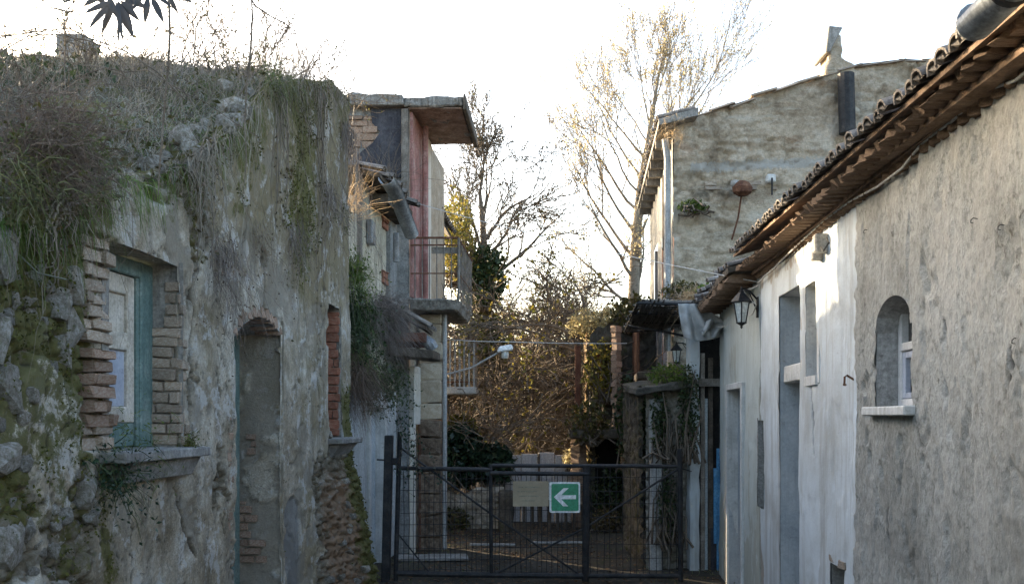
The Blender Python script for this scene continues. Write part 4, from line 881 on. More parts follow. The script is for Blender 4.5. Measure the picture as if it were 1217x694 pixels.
# eaves: two courses of projecting brick, then tiles
def ez(u): return 2.785 + .012 * (u - 3.0)
def et(u): return 2.815 + .036 * (u - 2.75) - ez(u)          # from the wall head up to the tile bed
def eave(house, ua, ub):
    u = ua
    while u < ub - .02:
        for c, (w1, dz, hh, wd) in enumerate(((.10, .0, .045, .068), (.165, .05, .045, .058))):
            piece('cornice_brick', rnd.choice(BR['cornice']), house, RW.mat(u + .05 + (.04 if c else 0), ez(u) - .02 + dz + (max(0, et(u) - .13) if c else 0), w1 / 2 - .06, 0, 0, .785 if c == 0 else rnd.uniform(-.06, .06)), ((wd, wd, hh) if c == 0 else (wd, w1 + .12, hh)))
        u += .098
    for c, (w1, dz) in enumerate(((.05, .005), (.10, .06))):
        m = MB(); m.wbox(RW, ua, ub, ez((ua + ub) / 2) - .015 + dz - .002 * c, ez((ua + ub) / 2) + .012 + dz, -.2, w1); 
        p = [Vector(q) for q in m.v]
        for i, q in enumerate(p):
            uu = ua if i in (0, 3, 4, 7) else ub; p[i] = Vector((q.x, q.y, q.z + ez(uu) - ez((ua + ub) / 2) + (et(uu) - .105 if c else 0)))
        m.v = [tuple(q) for q in p]; m.build('cornice_course', M['cornice'], house)
    a, b = ua, ub
    m = MB(); m.quadbox([RW.pt(a, ez(a) + et(a) - .01, .20), RW.pt(b, ez(b) + et(b) - .01, .20), RW.pt(b, ez(b) + et(b) + 1.25, -4.1), RW.pt(a, ez(a) + et(a) + 1.25, -4.1), RW.pt(a, ez(a) + et(a) + .012, .20), RW.pt(b, ez(b) + et(b) + .012, .20), RW.pt(b, ez(b) + et(b) + 1.28, -4.1), RW.pt(a, ez(a) + et(a) + 1.28, -4.1)])
    roof = m.build('roof', M['cornice'], house)
    u = ua + .055
    while u < ub:
        for j in range(3):
            tile_at(roof, RW, u + rnd.uniform(-.008, .008), ez(u) + et(u) + .012 + j * .086 + rnd.uniform(-.007, .007), .25 + rnd.uniform(-.022, .018) - j * .29, .295, rnd.uniform(-.05, .05), False, .98)
        u += .113
    return roof
eave(grey, -.5, 4.9); eave(white, 4.9, 7.75)
# lower tail of the eaves over the last, greenish bay
m = MB(); m.quadbox([RW.pt(7.76, 2.86, .24), RW.pt(10.1, 2.80, .26), RW.pt(10.1, 3.6, -3), RW.pt(7.76, 3.7, -3), RW.pt(7.76, 2.90, .24), RW.pt(10.1, 2.84, .26), RW.pt(10.1, 3.64, -3), RW.pt(7.76, 3.74, -3)])
tail = m.build('lower_roof', M['wood_dark'], white, sub=2, jit=.02)
for i in range(19): tile_at(tail, RW, 7.85 + i * .12, 2.91 - i * .003 + rnd.uniform(-.02, .02), .28 + rnd.uniform(-.05, .04), .25, rnd.uniform(-.12, .12), False, 1.)
for i in range(12): piece('rafter', rnd.choice(BR['cornice']), white, RW.mat(7.85 + i * .19, 2.815 - i * .003, .06), (.06, .36, .07))
# gutter at the near end of the eaves
gut = thing('eaves_gutter', RW.pt(2.4, 2.77, .32), 'dull zinc half round gutter hanging under the nearest eaves tiles', 'gutter')
gz = 2.775
half_gutter([RW.pt(-.4, gz, .31), RW.pt(2.0, gz, .315), RW.pt(2.6, gz - .005, .32)], .055, 'trough', M['zinc'], gut, 10)
m = MB(); m.tube([RW.pt(2.598, gz - .005, .32), RW.pt(2.61, gz - .005, .32)], .053, 14); m.build('end_cap', M['zinc'], gut)
for uu in (2.36, 1.8): half_gutter([RW.pt(uu, gz, .318), RW.pt(uu + .03, gz, .318)], .060, 'bracket', M['iron'], gut, 10)
# cables along the right wall
def cable(name, pts, r, mat, label, cat='cable', sag=0., n=10, group=None):
    P_ = []
    for a, b in zip(pts[:-1], pts[1:]):
        a, b = Vector(a), Vector(b)
        for i in range(n): t = i / n; q = a.lerp(b, t); q.z -= sag * 4 * t * (1 - t); P_.append(q)
    P_.append(Vector(pts[-1])); m = MB(); m.tube(P_, r, 5); return tag(m.build(name, mat), label, cat, group)
def wpt(px, py, w=.02): u, z = RW.uz(px, py); return RW.pt(u, z, w)
cable('wall_cable', [RW.pt(2.2, 2.74, .03)] + [wpt(px, py, .03) for px, py in ((1217, 96), (1190, 105), (1165, 122), (1140, 145), (1118, 160))] + [wpt(px, py, .03) for px, py in ((1105, 170), (1080, 200), (1050, 222), (1016, 240), (985, 262), (950, 294), (925, 318), (905, 336))], .006, M['cable'], 'pale slack cable clipped along the right hand wall below the eaves')
MB().wbox(RW, 3.62, 3.72, 2.62, 2.64, 0, .05)
jb = thing('junction_boxes', RW.pt(5.5, 2.65, .0), 'pair of small grey junction boxes on the whitewashed wall', 'junction box')
MB().wbox(RW, 5.50, 5.57, 2.63, 2.74, -.01, .07).build('box', M['concrete'], jb, bev=.008); MB().wbox(RW, 5.60, 5.67, 2.60, 2.69, -.01, .06).build('box', M['concrete'], jb, bev=.008)
MB().tube([RW.pt(5.5, 2.66, .04), RW.pt(5.42, 2.62, .04), RW.pt(5.38, 2.66, .02), RW.pt(5.43, 2.70, .02)], .006, 5).build('loose_wire', M['wire'], jb)
hk = thing('wall_hook', wpt(1012, 455), 'small rusty iron hook at the joint of grey and white walls', 'hook')
p0 = wpt(1014, 452, .0); n_ = RW.n; m = MB(); m.tube([p0 + n_ * -.01, p0 + n_ * .03 + Vector((0, .01, .028)), p0 + n_ * .04 + Vector((0, .012, .02)), p0 + n_ * .042 + Vector((0, .012, -.02))], .006, 6); m.build('shank', M['rust'], hk); MB().tube([p0 + n_ * .05 + Vector((0, -.005, -.022)), p0 + n_ * .03 + Vector((0, .03, -.022))], .007, 6).build('pin', M['rust'], hk)
for k, (px, py) in enumerate(((1032, 275), (1162, 262), (1195, 270), (1212, 405))):
    q = wpt(px, py, .01); m = MB(); m.tube([q + Vector((.01, 0, .006)), q + Vector((-.003, .007, .010)), q + Vector((-.008, .013, .004)), q + Vector((-.009, .012, -.006)), q + Vector((-.004, .004, -.009))], .0018, 5)
    tag(m.build('wire_hook', M['wire']), ('small curled wire hook high on the grey wall beside the white joint', 'little bent wire stub on the grey wall right of the arched window', 'second bent wire stub on the grey wall near the picture edge', 'lowest bent wire stub on the grey wall at the picture edge')[k], 'hook', 'wire stubs in the roughcast')

# ================================================================== lanterns
def lantern(c, s, label, wallp, seedn=0):
    T = thing('wall_lantern', c, label, 'lantern', 'black wall lanterns'); c = Vector(c); k = 6
    def ring(r, z): return [c + Vector((math.cos(math.pi / 3 * i + .3) * r * s, math.sin(math.pi / 3 * i + .3) * r * s, z * s)) for i in range(k)]
    b0, b1 = ring(.055, -.18), ring(.098, .06)
    for i in range(k):
        j = (i + 1) % k; m = MB(); q = [b0[i], b0[j], b1[j], b1[i]]; cc = sum(q, Vector()) / 4; n = Vector((cc.x - c.x, cc.y - c.y, 0)).normalized() * .004 * s
        m.quadbox([b0[i] - n, b0[j] - n, b0[j], b0[i], b1[i] - n, b1[j] - n, b1[j], b1[i]]); m.build('glass', M['glass_frost'], T)
        MB().tube([b0[i], b1[i]], .0085 * s, 5).build('frame_bar', M['iron'], T)
    m = MB(); m.lathe(c, [(.118 * s, .055 * s), (.124 * s, .07 * s), (.085 * s, .12 * s), (.045 * s, .165 * s), (.03 * s, .18 * s), (.034 * s, .19 * s), (.012 * s, .205 * s), (.014 * s, .225 * s), (.003 * s, .25 * s)], 6); m.build('cap', M['iron'], T)
    m = MB(); m.lathe(c, [(.004 * s, -.245 * s), (.016 * s, -.225 * s), (.012 * s, -.21 * s), (.035 * s, -.195 * s), (.062 * s, -.18 * s), (.06 * s, -.17 * s)], 6); m.build('base', M['iron'], T)
    w = Vector(wallp); m = MB(); h = Vector((0, 0, .19 * s)); m.tube([c + h, c + h + Vector((0, 0, .03 * s)), c.lerp(w, .5) + h * 1.25, w + h * .9], .012 * s, 6); m.tube([c.lerp(w, .45) + h * 1.2, w + Vector((0, 0, .03 * s))], .008 * s, 5); m.build('bracket', M['iron'], T)
    m = MB(); m.box(w.x - .015 * s, w.x + .012 * s, w.y - .035 * s, w.y + .035 * s, w.z - .03 * s, w.z + .21 * s); m.build('wall_plate', M['iron'], T, bev=.006 * s); return T
u1 = 7.75; wl = RW.pt(u1, 2.50, .0)
lantern(((880.5 - CX) / F * u1, u1 - .02, CH + (HY - 366) * u1 / F), .72, 'larger black hexagonal lantern on the greenish bay of the white house', wl)
yl = 10.6; lantern(((804 - CX) / F * yl, yl, CH + (HY - 420) * yl / F), .56, 'smaller black lantern hanging below the reed canopy', ((822 - CX) / F * yl, yl + .1, CH + (HY - 422) * yl / F))
cable('lantern_cable', [wpt(906, 338, .02), wpt(897, 345, .1), wpt(903, 362, .03), wpt(898, 374, .03), wpt(890, 372, .05)], .005, M['cable'], 'loop of pale cable behind the larger black lantern', sag=.01)
cable('lantern_lead', [wpt(872, 384, .05), wpt(862, 388, .06), wpt(850, 385, .15), ((835 - CX) / F * 9.6, 9.6, CH + (HY - 392) * 9.6 / F)], .006, M['cable'], 'short pale cable from the larger lantern towards the plastic sheet', sag=.02)

# ================================================================== THE GABLE HOUSE (right, behind)
gab = thing('gable_house', (2.4, 12, -.05), 'tall old house with patchy brown gable and leaning chimney', 'house')
R3 = Wall((0, 12.0, 0), (1, 0, 0), (0, -1, 0)); RF = street_wall(1.10, -1)
def gtop(u): return np.interp(u, [1.9, 2.09, 2.5, 3.0, 3.6, 4.1, 4.4, 5.1, 7.0], [5.36, 5.42, 5.56, 5.72, 5.93, 6.06, 6.16, 6.24, 6.30]) + .03 * (vn(np.asarray(u) * 7, np.asarray(u) * 0, 9) - .5)
def gab_w(U, Z):
    f1, e, cid = cells(U * 4.2 + .3 * fbm(U * 3, Z * 3, 6), Z * 6.5, 8); pl = sstep(.42, .56, fbm(U * 1.1, Z * 1.4, 121))
    return .05 * (fbm(U, Z, 122) - .5) + (1 - pl) * (.03 * sstep(.03, .2, e) - .04 + .03 * cid) + .035 * sstep(.48, .54, fbm(U * .9, Z * 3.2, 126)) + .05 * (fbm(U * 9, Z * 9, 123) - .5) + .035 * (fbm(U * 28, Z * 28, 124) - .5)
hf('gable_wall', R3, brks([2.09, 7.0], .028), brks([-.1, 6.4], .028), gab_w, M['gable'], gab, (), gtop,
   dict(damp_dark=lambda U, Z: .28 * (1 - sstep(2.2, 2.75, U)) * (Z < 4.95) + .55 * np.exp(-((U - 2.7) / .55) ** 2 - ((Z - 4.55) / .22) ** 2) + .25 * sstep(.5, 0, gtop(U) - Z) + .25 * (1 - sstep(3.3, 4.0, Z)) * (U < 3.2), lichen=lambda U, Z: .95 * np.exp(-((Z - 4.86 - .05 * (U - 2.2)) / .09) ** 2) * (U > 2.3)))  # damp patches at left; also darker towards the verge and lower left
bricks(R3, gab, 2.5, 3.45, 4.58, 4.70, .012, 'brick_pale', .24, .06, .01, .07, .02, .12)
bricks(R3, gab, 2.2, 2.9, 3.66, 3.78, .010, 'brick_pale', .22, .06, .01, .07, .02, .25)
hf('street_wall', RF, brks([12.0, 16.5], .07), brks([-.1, 5.3], .07), lambda U, Z: .03 * (fbm(U * 2, Z * 2, 125) - .5), M['grey_render'], gab, [(12.9, 13.7, 2.3, 4.4), (14.6, 15.4, 2.3, 4.4)])
for a in (12.9, 14.6):
    MB().wbox(RF, a, a + .8, 2.3, 4.4, -.14, -.1).build('balcony_door', M['redwood'], gab, bev=.01)
    MB().wbox(RF, a + .78, a + .84, 2.3, 4.4, -.14, -.01).build('door_reveal', M['concrete'], gab)
m = MB(); m.quadbox([(1.86, 11.72, 5.34), (2.36, 11.72, 5.46), (2.36, 16.6, 5.46), (2.24, 16.6, 5.34), (1.86, 11.72, 5.42), (2.36, 11.72, 5.56), (2.36, 16.6, 5.56), (2.24, 16.6, 5.42)])
m.quadbox([(2.36, 12.06, 5.36), (7.0, 12.06, 6.15), (7.0, 16.6, 6.15), (2.36, 16.6, 5.36), (2.36, 12.06, 5.42), (7.0, 12.06, 6.21), (7.0, 16.6, 6.21), (2.36, 16.6, 5.42)])
groof = m.build('roof', M['cement'], gab, sub=2, jit=.012)
TW = Wall((1.90, 11.8, 0), (.08, 1, 0), (-1, .08, 0))
for i in range(27): tile_at(groof, TW, .02 + i * .175, 5.44 + rnd.uniform(-.01, .01), .06 + rnd.uniform(-.02, .03), .25, rnd.uniform(-.06, .06), False, 1.35)
for i in range(16):                                              # verge tiles climbing the gable
    t = (i + .5) / 16; uu = 2.3 + t * 4.4
    piece('verge_tile', rnd.choice(BR['brick_pale']), groof, R3.mat(uu, float(gtop(uu)) + .012 + rnd.uniform(-.01, .01), -.10, 0, -math.atan((float(gtop(uu + .15)) - float(gtop(uu - .15))) / .3) + rnd.uniform(-.03, .03), rnd.uniform(-.05, .05)), (.36, .30, .03))
for i in range(9): MB().wbox(RF, 12.3 + i * .5, 12.38 + i * .5, 5.22, 5.33, -.05, .2).build('eaves_rafter', M['wood'], gab)
MB().tube([RF.pt(12.02, 5.25, .10), RF.pt(12.02, 5.0, .07), RF.pt(12.02, 2.5, .07)], .045, 8).build('downpipe', M['galv'], gab)
MB().tube([RF.pt(12.5, 4.9, .05), RF.pt(12.5, 3.9, .05)], .05, 6).build('pipe_stub', M['wood_dark'], gab)
m = MB(); m.wbox(RF, 12.75, 15.6, 2.16, 2.28, -.1, .42); bs = m.build('balcony_slab', M['wood_dark'], gab, bev=.02, sub=1, jit=.02)
m = MB(); m.tube([RF.pt(12.78, 3.0, .40), RF.pt(15.55, 3.0, .40)], .018).tube([RF.pt(12.78, 3.0, .0), RF.pt(12.78, 3.0, .40)], .018); rail = m.build('balcony_railing', M['rust'], gab)
for i in range(24): MB().tube([RF.pt(12.78 + i * .12, 2.28, .40), RF.pt(12.78 + i * .12, 3.0, .40)], .011, 4).build('baluster', M['rust'], rail)
# chimney and flue
chx = (996 - CX) / F * 12
m = MB(); zb = float(gtop(chx)) - .12
prof = [(chx - .17, zb), (chx + .21, zb - .02), (chx + .21, zb + .22), (chx + .06, zb + .33), (chx + .03, zb + .62), (chx - .13, zb + .62), (chx - .12, zb + .3), (chx - .16, zb + .22)]
m.prism([(x, 11.96, z) for x, z in prof], (0, .42, 0)); m.build('chimney', M['gable'], gab, bev=.02, sub=2, jit=.035)
m = MB(); m.quadbox([(chx - .19, 11.9, zb + .36), (chx - .14, 11.9, zb + .36), (chx - .14, 12.4, zb + .36), (chx - .19, 12.4, zb + .36), (chx - .15, 11.9, zb + .70), (chx + .03, 11.9, zb + .68), (chx + .03, 12.4, zb + .68), (chx - .15, 12.4, zb + .70)]); m.build('chimney_cowl', M['cement'], gab, bev=.01)
m = MB(); m.tube([(chx + .05, 11.86, zb + .06), (chx + .07, 11.86, zb - .7)], .105, 12); m.build('flue_pipe', M['iron'], gab, smooth=False)
fx, fz = (880 - CX) / F * 11.9, CH + (HY - 227) * 11.9 / F
T = thing('rusty_cowl', (fx, 11.9, fz), 'squat rusty metal vent cowl on the brown gable wall', 'vent')
m = MB(); m.lathe((fx, 11.8, fz), [(.07, -.09), (.13, -.05), (.14, .02), (.10, .07), (.05, .10)], 10); m.build('hood', M['rust'], T, sub=1, jit=.02)
m = MB(); m.lathe((fx - .09, 11.82, fz + .06), [(.04, -.03), (.06, 0), (.05, .05), (.01, .06)], 8); m.build('cap', M['concrete'], T)
MB().tube([(fx + .0, 11.86, fz - .08), (fx - .03, 11.9, fz - .35), (fx - .10, 11.95, fz - .62)], .012, 6).build('stem_pipe', M['rust'], T)
ix, iz = (917 - CX) / F * 11.9, CH + (HY - 212) * 11.9 / F
T = thing('wall_insulator', (ix, 11.93, iz), 'white patched insulator with a dark rod on the gable', 'insulator')
MB().box(ix - .06, ix + .06, 11.9, 12.0, iz - .05, iz + .06).build('plate', M['white_trim'], T, bev=.02); MB().tube([(ix, 11.88, iz), (ix, 11.88, iz - .22)], .012, 5).build('rod', M['iron'], T)

# ================================================================== low outbuilding, boarded gateway and canopy (right, behind the gate)
out_b = thing('low_outbuilding', (1.8, 10.9, -.05), 'low crumbling stone outbuilding with a mossy slab roof behind the gate', 'outbuilding')
OW = Wall((0, 10.4, 0), (1, 0, 0), (0, -1, 0))
def stone_w(U, Z):
    f1, e, cid = cells(U * 7 + .3 * fbm(U * 5, Z * 5, 16), Z * 8.5, 18); return .05 * sstep(.03, .25, e) + .03 * cid + .025 * (fbm(U * 16, Z * 16, 133) - .5)
hf('front_wall', OW, brks([1.50, 2.02], .02), brks([-.1, 2.0], .02), lambda U, Z: stone_w(U, Z) - .03, M['palestone'], out_b)
hf('street_wall', Wall((1.50, 0, 0), (.0, 1, 0), (-1, 0, 0)), brks([10.4, 11.99], .04), brks([-.1, 2.0], .04), stone_w, M['darkstone'], out_b)
MB().box(1.53, 1.67, 10.27, 10.36, -.1, 1.85).build('render_pilaster', M['galv'], out_b, bev=.015, sub=3, jit=.018)
MB().box(1.74, 1.77, 10.33, 10.37, -.1, 1.75).build('timber_jamb', M['wood'], out_b, bev=.004)
m = MB(); m.quadbox([(1.36, 10.15, 1.88), (2.03, 10.15, 1.98), (2.05, 11.9, 2.1), (1.42, 11.9, 2.0), (1.36, 10.15, 1.95), (2.03, 10.15, 2.06), (2.05, 11.9, 2.18), (1.42, 11.9, 2.08)]); m.build('slab_roof', M['darkstone'], out_b, bev=.01, sub=3, jit=.03)
pil = thing('white_pilaster', (2.02, 10.25, -.05), 'slender peeling white pilaster wrapped in ivy beside the boards', 'pilaster')
MB().box(1.96, 2.07, 10.2, 10.4, -.1, 2.78).build('shaft', M['whitewash'], pil, bev=.01, sub=4, jit=.02)
brd = thing('boarded_gateway', (2.2, 10.2, -.05), 'boarded up gateway of grey planks with one chipped blue board', 'gateway')
for (a, b, y, z0, z1, mt) in ((2.085, 2.13, 10.22, -.05, 2.35, 'wood'), (2.135, 2.17, 10.26, -.05, 1.85, 'bluewhite'), (2.172, 2.225, 10.24, -.05, 2.3, 'wood_dark'), (2.226, 2.268, 10.21, .25, 1.08, 'blue'), (2.262, 2.30, 10.23, -.05, 1.3, 'blue'), (2.302, 2.35, 10.2, -.05, 2.75, 'wood'), (2.35, 2.40, 10.25, -.05, 1.95, 'bluewhite'), (2.20, 2.262, 10.235, -.05, .42, 'tar')):
    MB().box(a, b, y, y + .02, z0, z1).build('plank', M[mt], brd, bev=.003, sub=2, jit=.004)
MB().box(2.05, 2.33, 10.17, 10.2, 1.98, 2.07).build('cross_rail', M['wood'], brd, bev=.005, sub=2, jit=.006)
MB().box(2.04, 2.5, 10.32, 10.36, -.1, 2.75).build('dark_board_backing', M['dark'], brd)  # near-black sheet painting the shade between the planks
can = thing('reed_canopy', (1.8, 11.2, 2.83), 'sagging reed canopy on a black pole frame over the old gateway', 'canopy')
ca, cb_, cc_, cd_ = Vector((1.34, 9.85, 2.86)), Vector((2.24, 9.85, 2.84)), Vector((2.25, 12.0, 2.80)), Vector((1.54, 12.6, 2.80))
m = MB(); m.tube([ca, cb_], .018).tube([cb_, cc_], .014).tube([cc_, cd_], .014).tube([cd_, ca], .018).tube([(1.40, 10.6, 2.83), (2.24, 10.6, 2.82)], .012).tube([(1.46, 11.4, 2.81), (2.24, 11.4, 2.8)], .012); m.build('pole_frame', M['iron'], can)
L_ = []
for i in range(150):
    t = rnd.random(); q = rnd.random(); a_ = ca.lerp(cb_, t); b_ = cd_.lerp(cc_, t); e0, e1 = sorted((rnd.uniform(-.05, .5), rnd.uniform(.45, 1.05)))
    p0, p1 = a_.lerp(b_, e0), a_.lerp(b_, e1); L_.append((np.array([p0 + Vector((rnd.uniform(-.03, .03), 0, rnd.uniform(-.01, .04))), p0.lerp(p1, .5) + Vector((rnd.uniform(-.04, .04), 0, rnd.uniform(-.05, .04))), p1 + Vector((rnd.uniform(-.05, .05), 0, rnd.uniform(-.02, .05)))]), np.full(3, rnd.uniform(.006, .012))))
for i in range(60):
    t = rnd.random(); a_ = ca.lerp(cd_, t); b_ = cb_.lerp(cc_, t); p0, p1 = a_.lerp(b_, rnd.uniform(-.06, .3)), a_.lerp(b_, rnd.uniform(.6, 1.02)); zz = Vector((0, 0, rnd.uniform(.02, .05)))
    L_.append((np.array([p0 + zz, p0.lerp(p1, .5) + zz + Vector((0, 0, rnd.uniform(-.05, .03))), p1 + zz]), np.full(3, rnd.uniform(.006, .014))))
V, Q = polytubes(L_, 4); tag(vobj('reeds', V, Q, M['wood'], can), kind='stuff')
MB().tube([(1.41, 11.2, 2.75), (1.75, 10.6, 2.62), (2.1, 10.22, 2.5)], .014).build('stay_bar', M['iron'], can)
MB().box(1.50, 2.1, 10.9, 12.4, 2.835, 2.85).build('rotten_board', M['wood_dark'], can, sub=2, jit=.015)
# torn plastic sheet
T_, S_ = np.meshgrid(np.linspace(0, 1, 26), np.linspace(0, 1, 30), indexing='ij')
yp = 9.8; px_ = 806 + 28 * T_ + S_ ** 1.3 * (8 + 34 * T_ ** 1.2); py_ = 361 + S_ * (41 - 12 * T_ + 8 * np.sin(T_ * 3.1))
Xp = (px_ - CX) / F * yp; Zp = CH + (HY - py_) * yp / F; Yp = yp + .05 * np.sin(T_ * 16 + S_ * 3) * (.3 + S_) + .05 * (fbm(T_ * 4, S_ * 4, 141) - .5)
ii = np.arange(T_.size).reshape(T_.shape); o = vobj('plastic_sheet', np.stack([Xp, Yp, Zp], -1).reshape(-1, 3), np.stack([ii[:-1, :-1], ii[1:, :-1], ii[1:, 1:], ii[:-1, 1:]], -1).reshape(-1, 4), M['plastic'])
sm = o.modifiers.new('thickness', 'SOLIDIFY'); sm.thickness = .003; o.data.polygons.foreach_set('use_smooth', [True] * len(o.data.polygons)); tag(o, 'torn cloudy plastic sheet hanging off the front of the reed canopy', 'plastic sheet')
T_, S_ = np.meshgrid(np.linspace(0, 1, 16), np.linspace(0, 1, 16), indexing='ij')
px_ = 832 + 26 * T_; py_ = 388 - 8 * np.sin(T_ * 3.1) + S_ * (8 + 14 * np.sin(T_ * 2.6 + .3)); Xp = (px_ - CX) / F * yp; Zp = CH + (HY - py_) * yp / F; Yp = yp - .04 + .07 * np.sin(T_ * 11 + S_ * 5)
ii = np.arange(T_.size).reshape(T_.shape); o = vobj('plastic_scrap', np.stack([Xp, Yp, Zp], -1).reshape(-1, 3), np.stack([ii[:-1, :-1], ii[1:, :-1], ii[1:, 1:], ii[:-1, 1:]], -1).reshape(-1, 4), M['plastic'])
sm = o.modifiers.new('thickness', 'SOLIDIFY'); sm.thickness = .003; o.data.polygons.foreach_set('use_smooth', [True] * len(o.data.polygons)); tag(o, 'crumpled end of plastic bunched beside the larger lantern', 'plastic sheet')

# ================================================================== RUIN far right, lit from the left
r4 = thing('ochre_ruin', (1.5, 15.5, -.05), 'roofless ochre ruin overgrown with creeper at the end of the lane', 'ruin')
W4 = Wall((0, 14.5, 0), (1, 0, 0), (0, -1, 0)); F4 = Wall((1.18, 0, 0), (0.04, 1, 0), (-1, .04, 0))
def f4u(y): return y
def top4(u): return np.interp(u, [1.1, 1.6, 2.0, 2.4], [2.85, 3.2, 3.4, 3.45]) + .1 * (vn(np.asarray(u) * 9, np.asarray(u) * 0, 3) - .5)
x4 = 1.18 + .04 * 14.5
hf('front_wall', W4, brks([1.22, 2.25], .04), brks([-.1, 3.6], .04), lambda U, Z: stone_w(U * .8, Z * .8), M['darkstone'], r4, [(1.30, 1.9, -.2, 1.35)], top4)  # viewer-facing wall in dark stone, its shade put into the colour
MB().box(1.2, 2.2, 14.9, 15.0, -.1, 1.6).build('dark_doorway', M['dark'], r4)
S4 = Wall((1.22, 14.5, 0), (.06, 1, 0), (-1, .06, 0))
hf('street_wall', S4, brks([0, 6.0], .06), brks([-.1, 3.3], .06), lambda U, Z: stone_w(U, Z), M['ochre'], r4, [(1.0, 1.8, 1.4, 2.8), (3, 3.8, 1.4, 2.8)], lambda u: 2.9 + .3 * (vn(np.asarray(u) * 2.2, np.asarray(u) * 0, 8) - .5))  # ochre colour carries the golden sun on the street side
for i, (x, y, h) in enumerate(((1.04, 14.32, 1.32), (1.585, 14.02, 2.95))):
    z0 = -.05 if i == 0 else 1.45
    while z0 < h:
        hh = rnd.uniform(.06, .12); piece('brick', rnd.choice(BR['brick']), r4, Matrix.Translation((x + rnd.uniform(-.015, .015), y, z0 + hh / 2)) @ Matrix.Rotation(rnd.uniform(-.1, .1) + (.75 if i == 0 else .6), 4, 'Z'), (.17, .2, hh) if i == 0 else (.09 + rnd.uniform(0, .03), .12, hh)); z0 += hh
MB().box(.86, 1.62, 13.9, 14.45, 1.32, 1.46).build('balcony_ledge', M['wood_dark'], r4, bev=.02, sub=2, jit=.03)
for i, x in enumerate((.98, 1.32)): MB().box(x, x + (.09 if i != 2 else .03), 14.38, 14.44, 1.46, 2.75 - .1 * i).build('shutter_board', M['redwood'], r4, bev=.005, sub=2, jit=.01)

# ================================================================== GATE
GY_ = 9.57
def gp(px, py, y=GY_): return Vector(((px - CX) / F * y, y, CH + (HY - py) * y / F))
gate = thing('metal_gate', (.25, GY_, -.05), 'low black tube and wire mesh gate closing off the lane', 'gate')
def bar(name, pts, r, k=8, y=GY_): return MB().tube([gp(*p, y) for p in pts], r, k).build(name, M['iron'], gate)
m = MB(); a, b = gp(463, 517), gp(459, 686); m.quadbox([(b.x - .045, 9.5, -.1), (b.x + .04, 9.5, -.1), (b.x + .04, 9.6, -.1), (b.x - .045, 9.6, -.1), (a.x - .045, 9.5, a.z), (a.x + .04, 9.5, a.z), (a.x + .04, 9.6, a.z), (a.x - .045, 9.6, a.z)]); m.build('gate_post', M['iron'], gate, bev=.008)
bar('hinge_post', [(475, 513), (470, 692)], .024); bar('gate_post', [(808, 533), (809, 690)], .028)
m = MB(); q = gp(470, 548); m.box(q.x - .06, q.x + .04, 9.52, 9.6, q.z - .035, q.z + .035); m.build('hinge', M['iron'], gate, bev=.01); bar('hinge_pin', [(448, 546), (470, 547)], .008)
bar('top_rail', [(474, 556), (585, 558)], .022); bar('top_rail', [(583, 562), (700, 563)], .022, 8, 9.55); bar('top_rail', [(585, 553), (808, 554)], .02, 8, 9.60)
bar('bottom_rail', [(472, 681), (583, 683)], .03); bar('bottom_rail', [(583, 683), (700, 684)], .03); bar('bottom_rail', [(697, 684), (809, 684)], .025)
bar('upright', [(583, 551), (584, 685)], .02); bar('upright', [(697, 553), (696, 690)], .038)
bar('brace', [(476, 532), (583, 610), (694, 686)], .011, 6); bar('brace', [(585, 684), (697, 626), (806, 557)], .011, 6); bar('brace', [(474, 635), (512, 682)], .008, 6); bar('latch_wire', [(808, 556), (822, 560)], .006, 5)
L_ = []
for (x0, x1, y0, y1, nx, ny) in ((476, 582, 559, 682, 17, 9), (585, 696, 565, 683, 18, 8), (698, 807, 556, 683, 14, 8)):
    for i in range(nx):
        x = x0 + (x1 - x0) * (i + .5) / nx + rnd.uniform(-.6, .6); L_.append((np.array([gp(x, y0), gp(x + rnd.uniform(-1.5, 1.5), (y0 + y1) / 2), gp(x, y1)]), np.full(3, .0035)))
    for j in range(ny):
        y = y0 + (y1 - y0) * (j + .7) / ny; L_.append((np.array([gp(x0, y), gp((x0 + x1) / 2, y + rnd.uniform(-1.5, 1.5)), gp(x1, y)]), np.full(3, .003)))
V, Q = polytubes(L_, 4); tag(vobj('wire_mesh', V, Q, M['iron'], gate), kind='stuff')
# arrow sign and blank board on the gate
YS = 9.49
sg = thing('arrow_sign', gp(671, 590, YS), 'square green sign with a white arrow pointing left on the gate', 'sign')
def rrect(x0, x1, y0, y1, r, y):
    P_ = []
    for cx_, cy_, a0 in ((x1 - r, y0 + r, -90), (x1 - r, y1 - r, 0), (x0 + r, y1 - r, 90), (x0 + r, y0 + r, 180)):
        for k in range(5): a = R(a0 + 22.5 * k); P_.append(gp(cx_ + r * math.cos(a), cy_ + r * math.sin(a), y))
    return P_
MB().prism(rrect(653, 689.5, 572.5, 609, 2.2, YS), (0, .006, 0)).build('plate', M['sign_white'], sg)
MB().prism(rrect(655.3, 687.6, 574.6, 606.8, 2, YS), (0, -.003, 0)).build('green_field', M['sign_green'], sg)
ar = [(658.3, 590.3), (669.8, 579.7), (675.8, 579.7), (667.0, 588.1), (684.5, 588.1), (684.5, 592.8), (667.0, 592.8), (675.2, 601.2), (669.2, 601.2)]
MB().prism([gp(x, y, YS - .0032) for x, y in ar], (0, -.0025, 0)).build('arrow', M['sign_white'], sg)
bd = thing('tan_board', gp(631, 586, YS), 'bleached tan notice board on the gate beside the arrow sign', 'sign')
MB().prism(rrect(609.5, 652, 571.5, 601.5, .8, YS), (0, .006, 0)).build('panel', M['tan_board'], bd)
for i, (y, a, b) in enumerate(((578, 616, 641), (583, 615, 638), (588.5, 617, 640), (594, 620, 636))): MB().prism([gp(a, y, YS), gp(b, y, YS), gp(b, y + 1.4, YS), gp(a, y + 1.4, YS)], (0, -.0015, 0)).build('faded_line', M['faint_print'], bd)

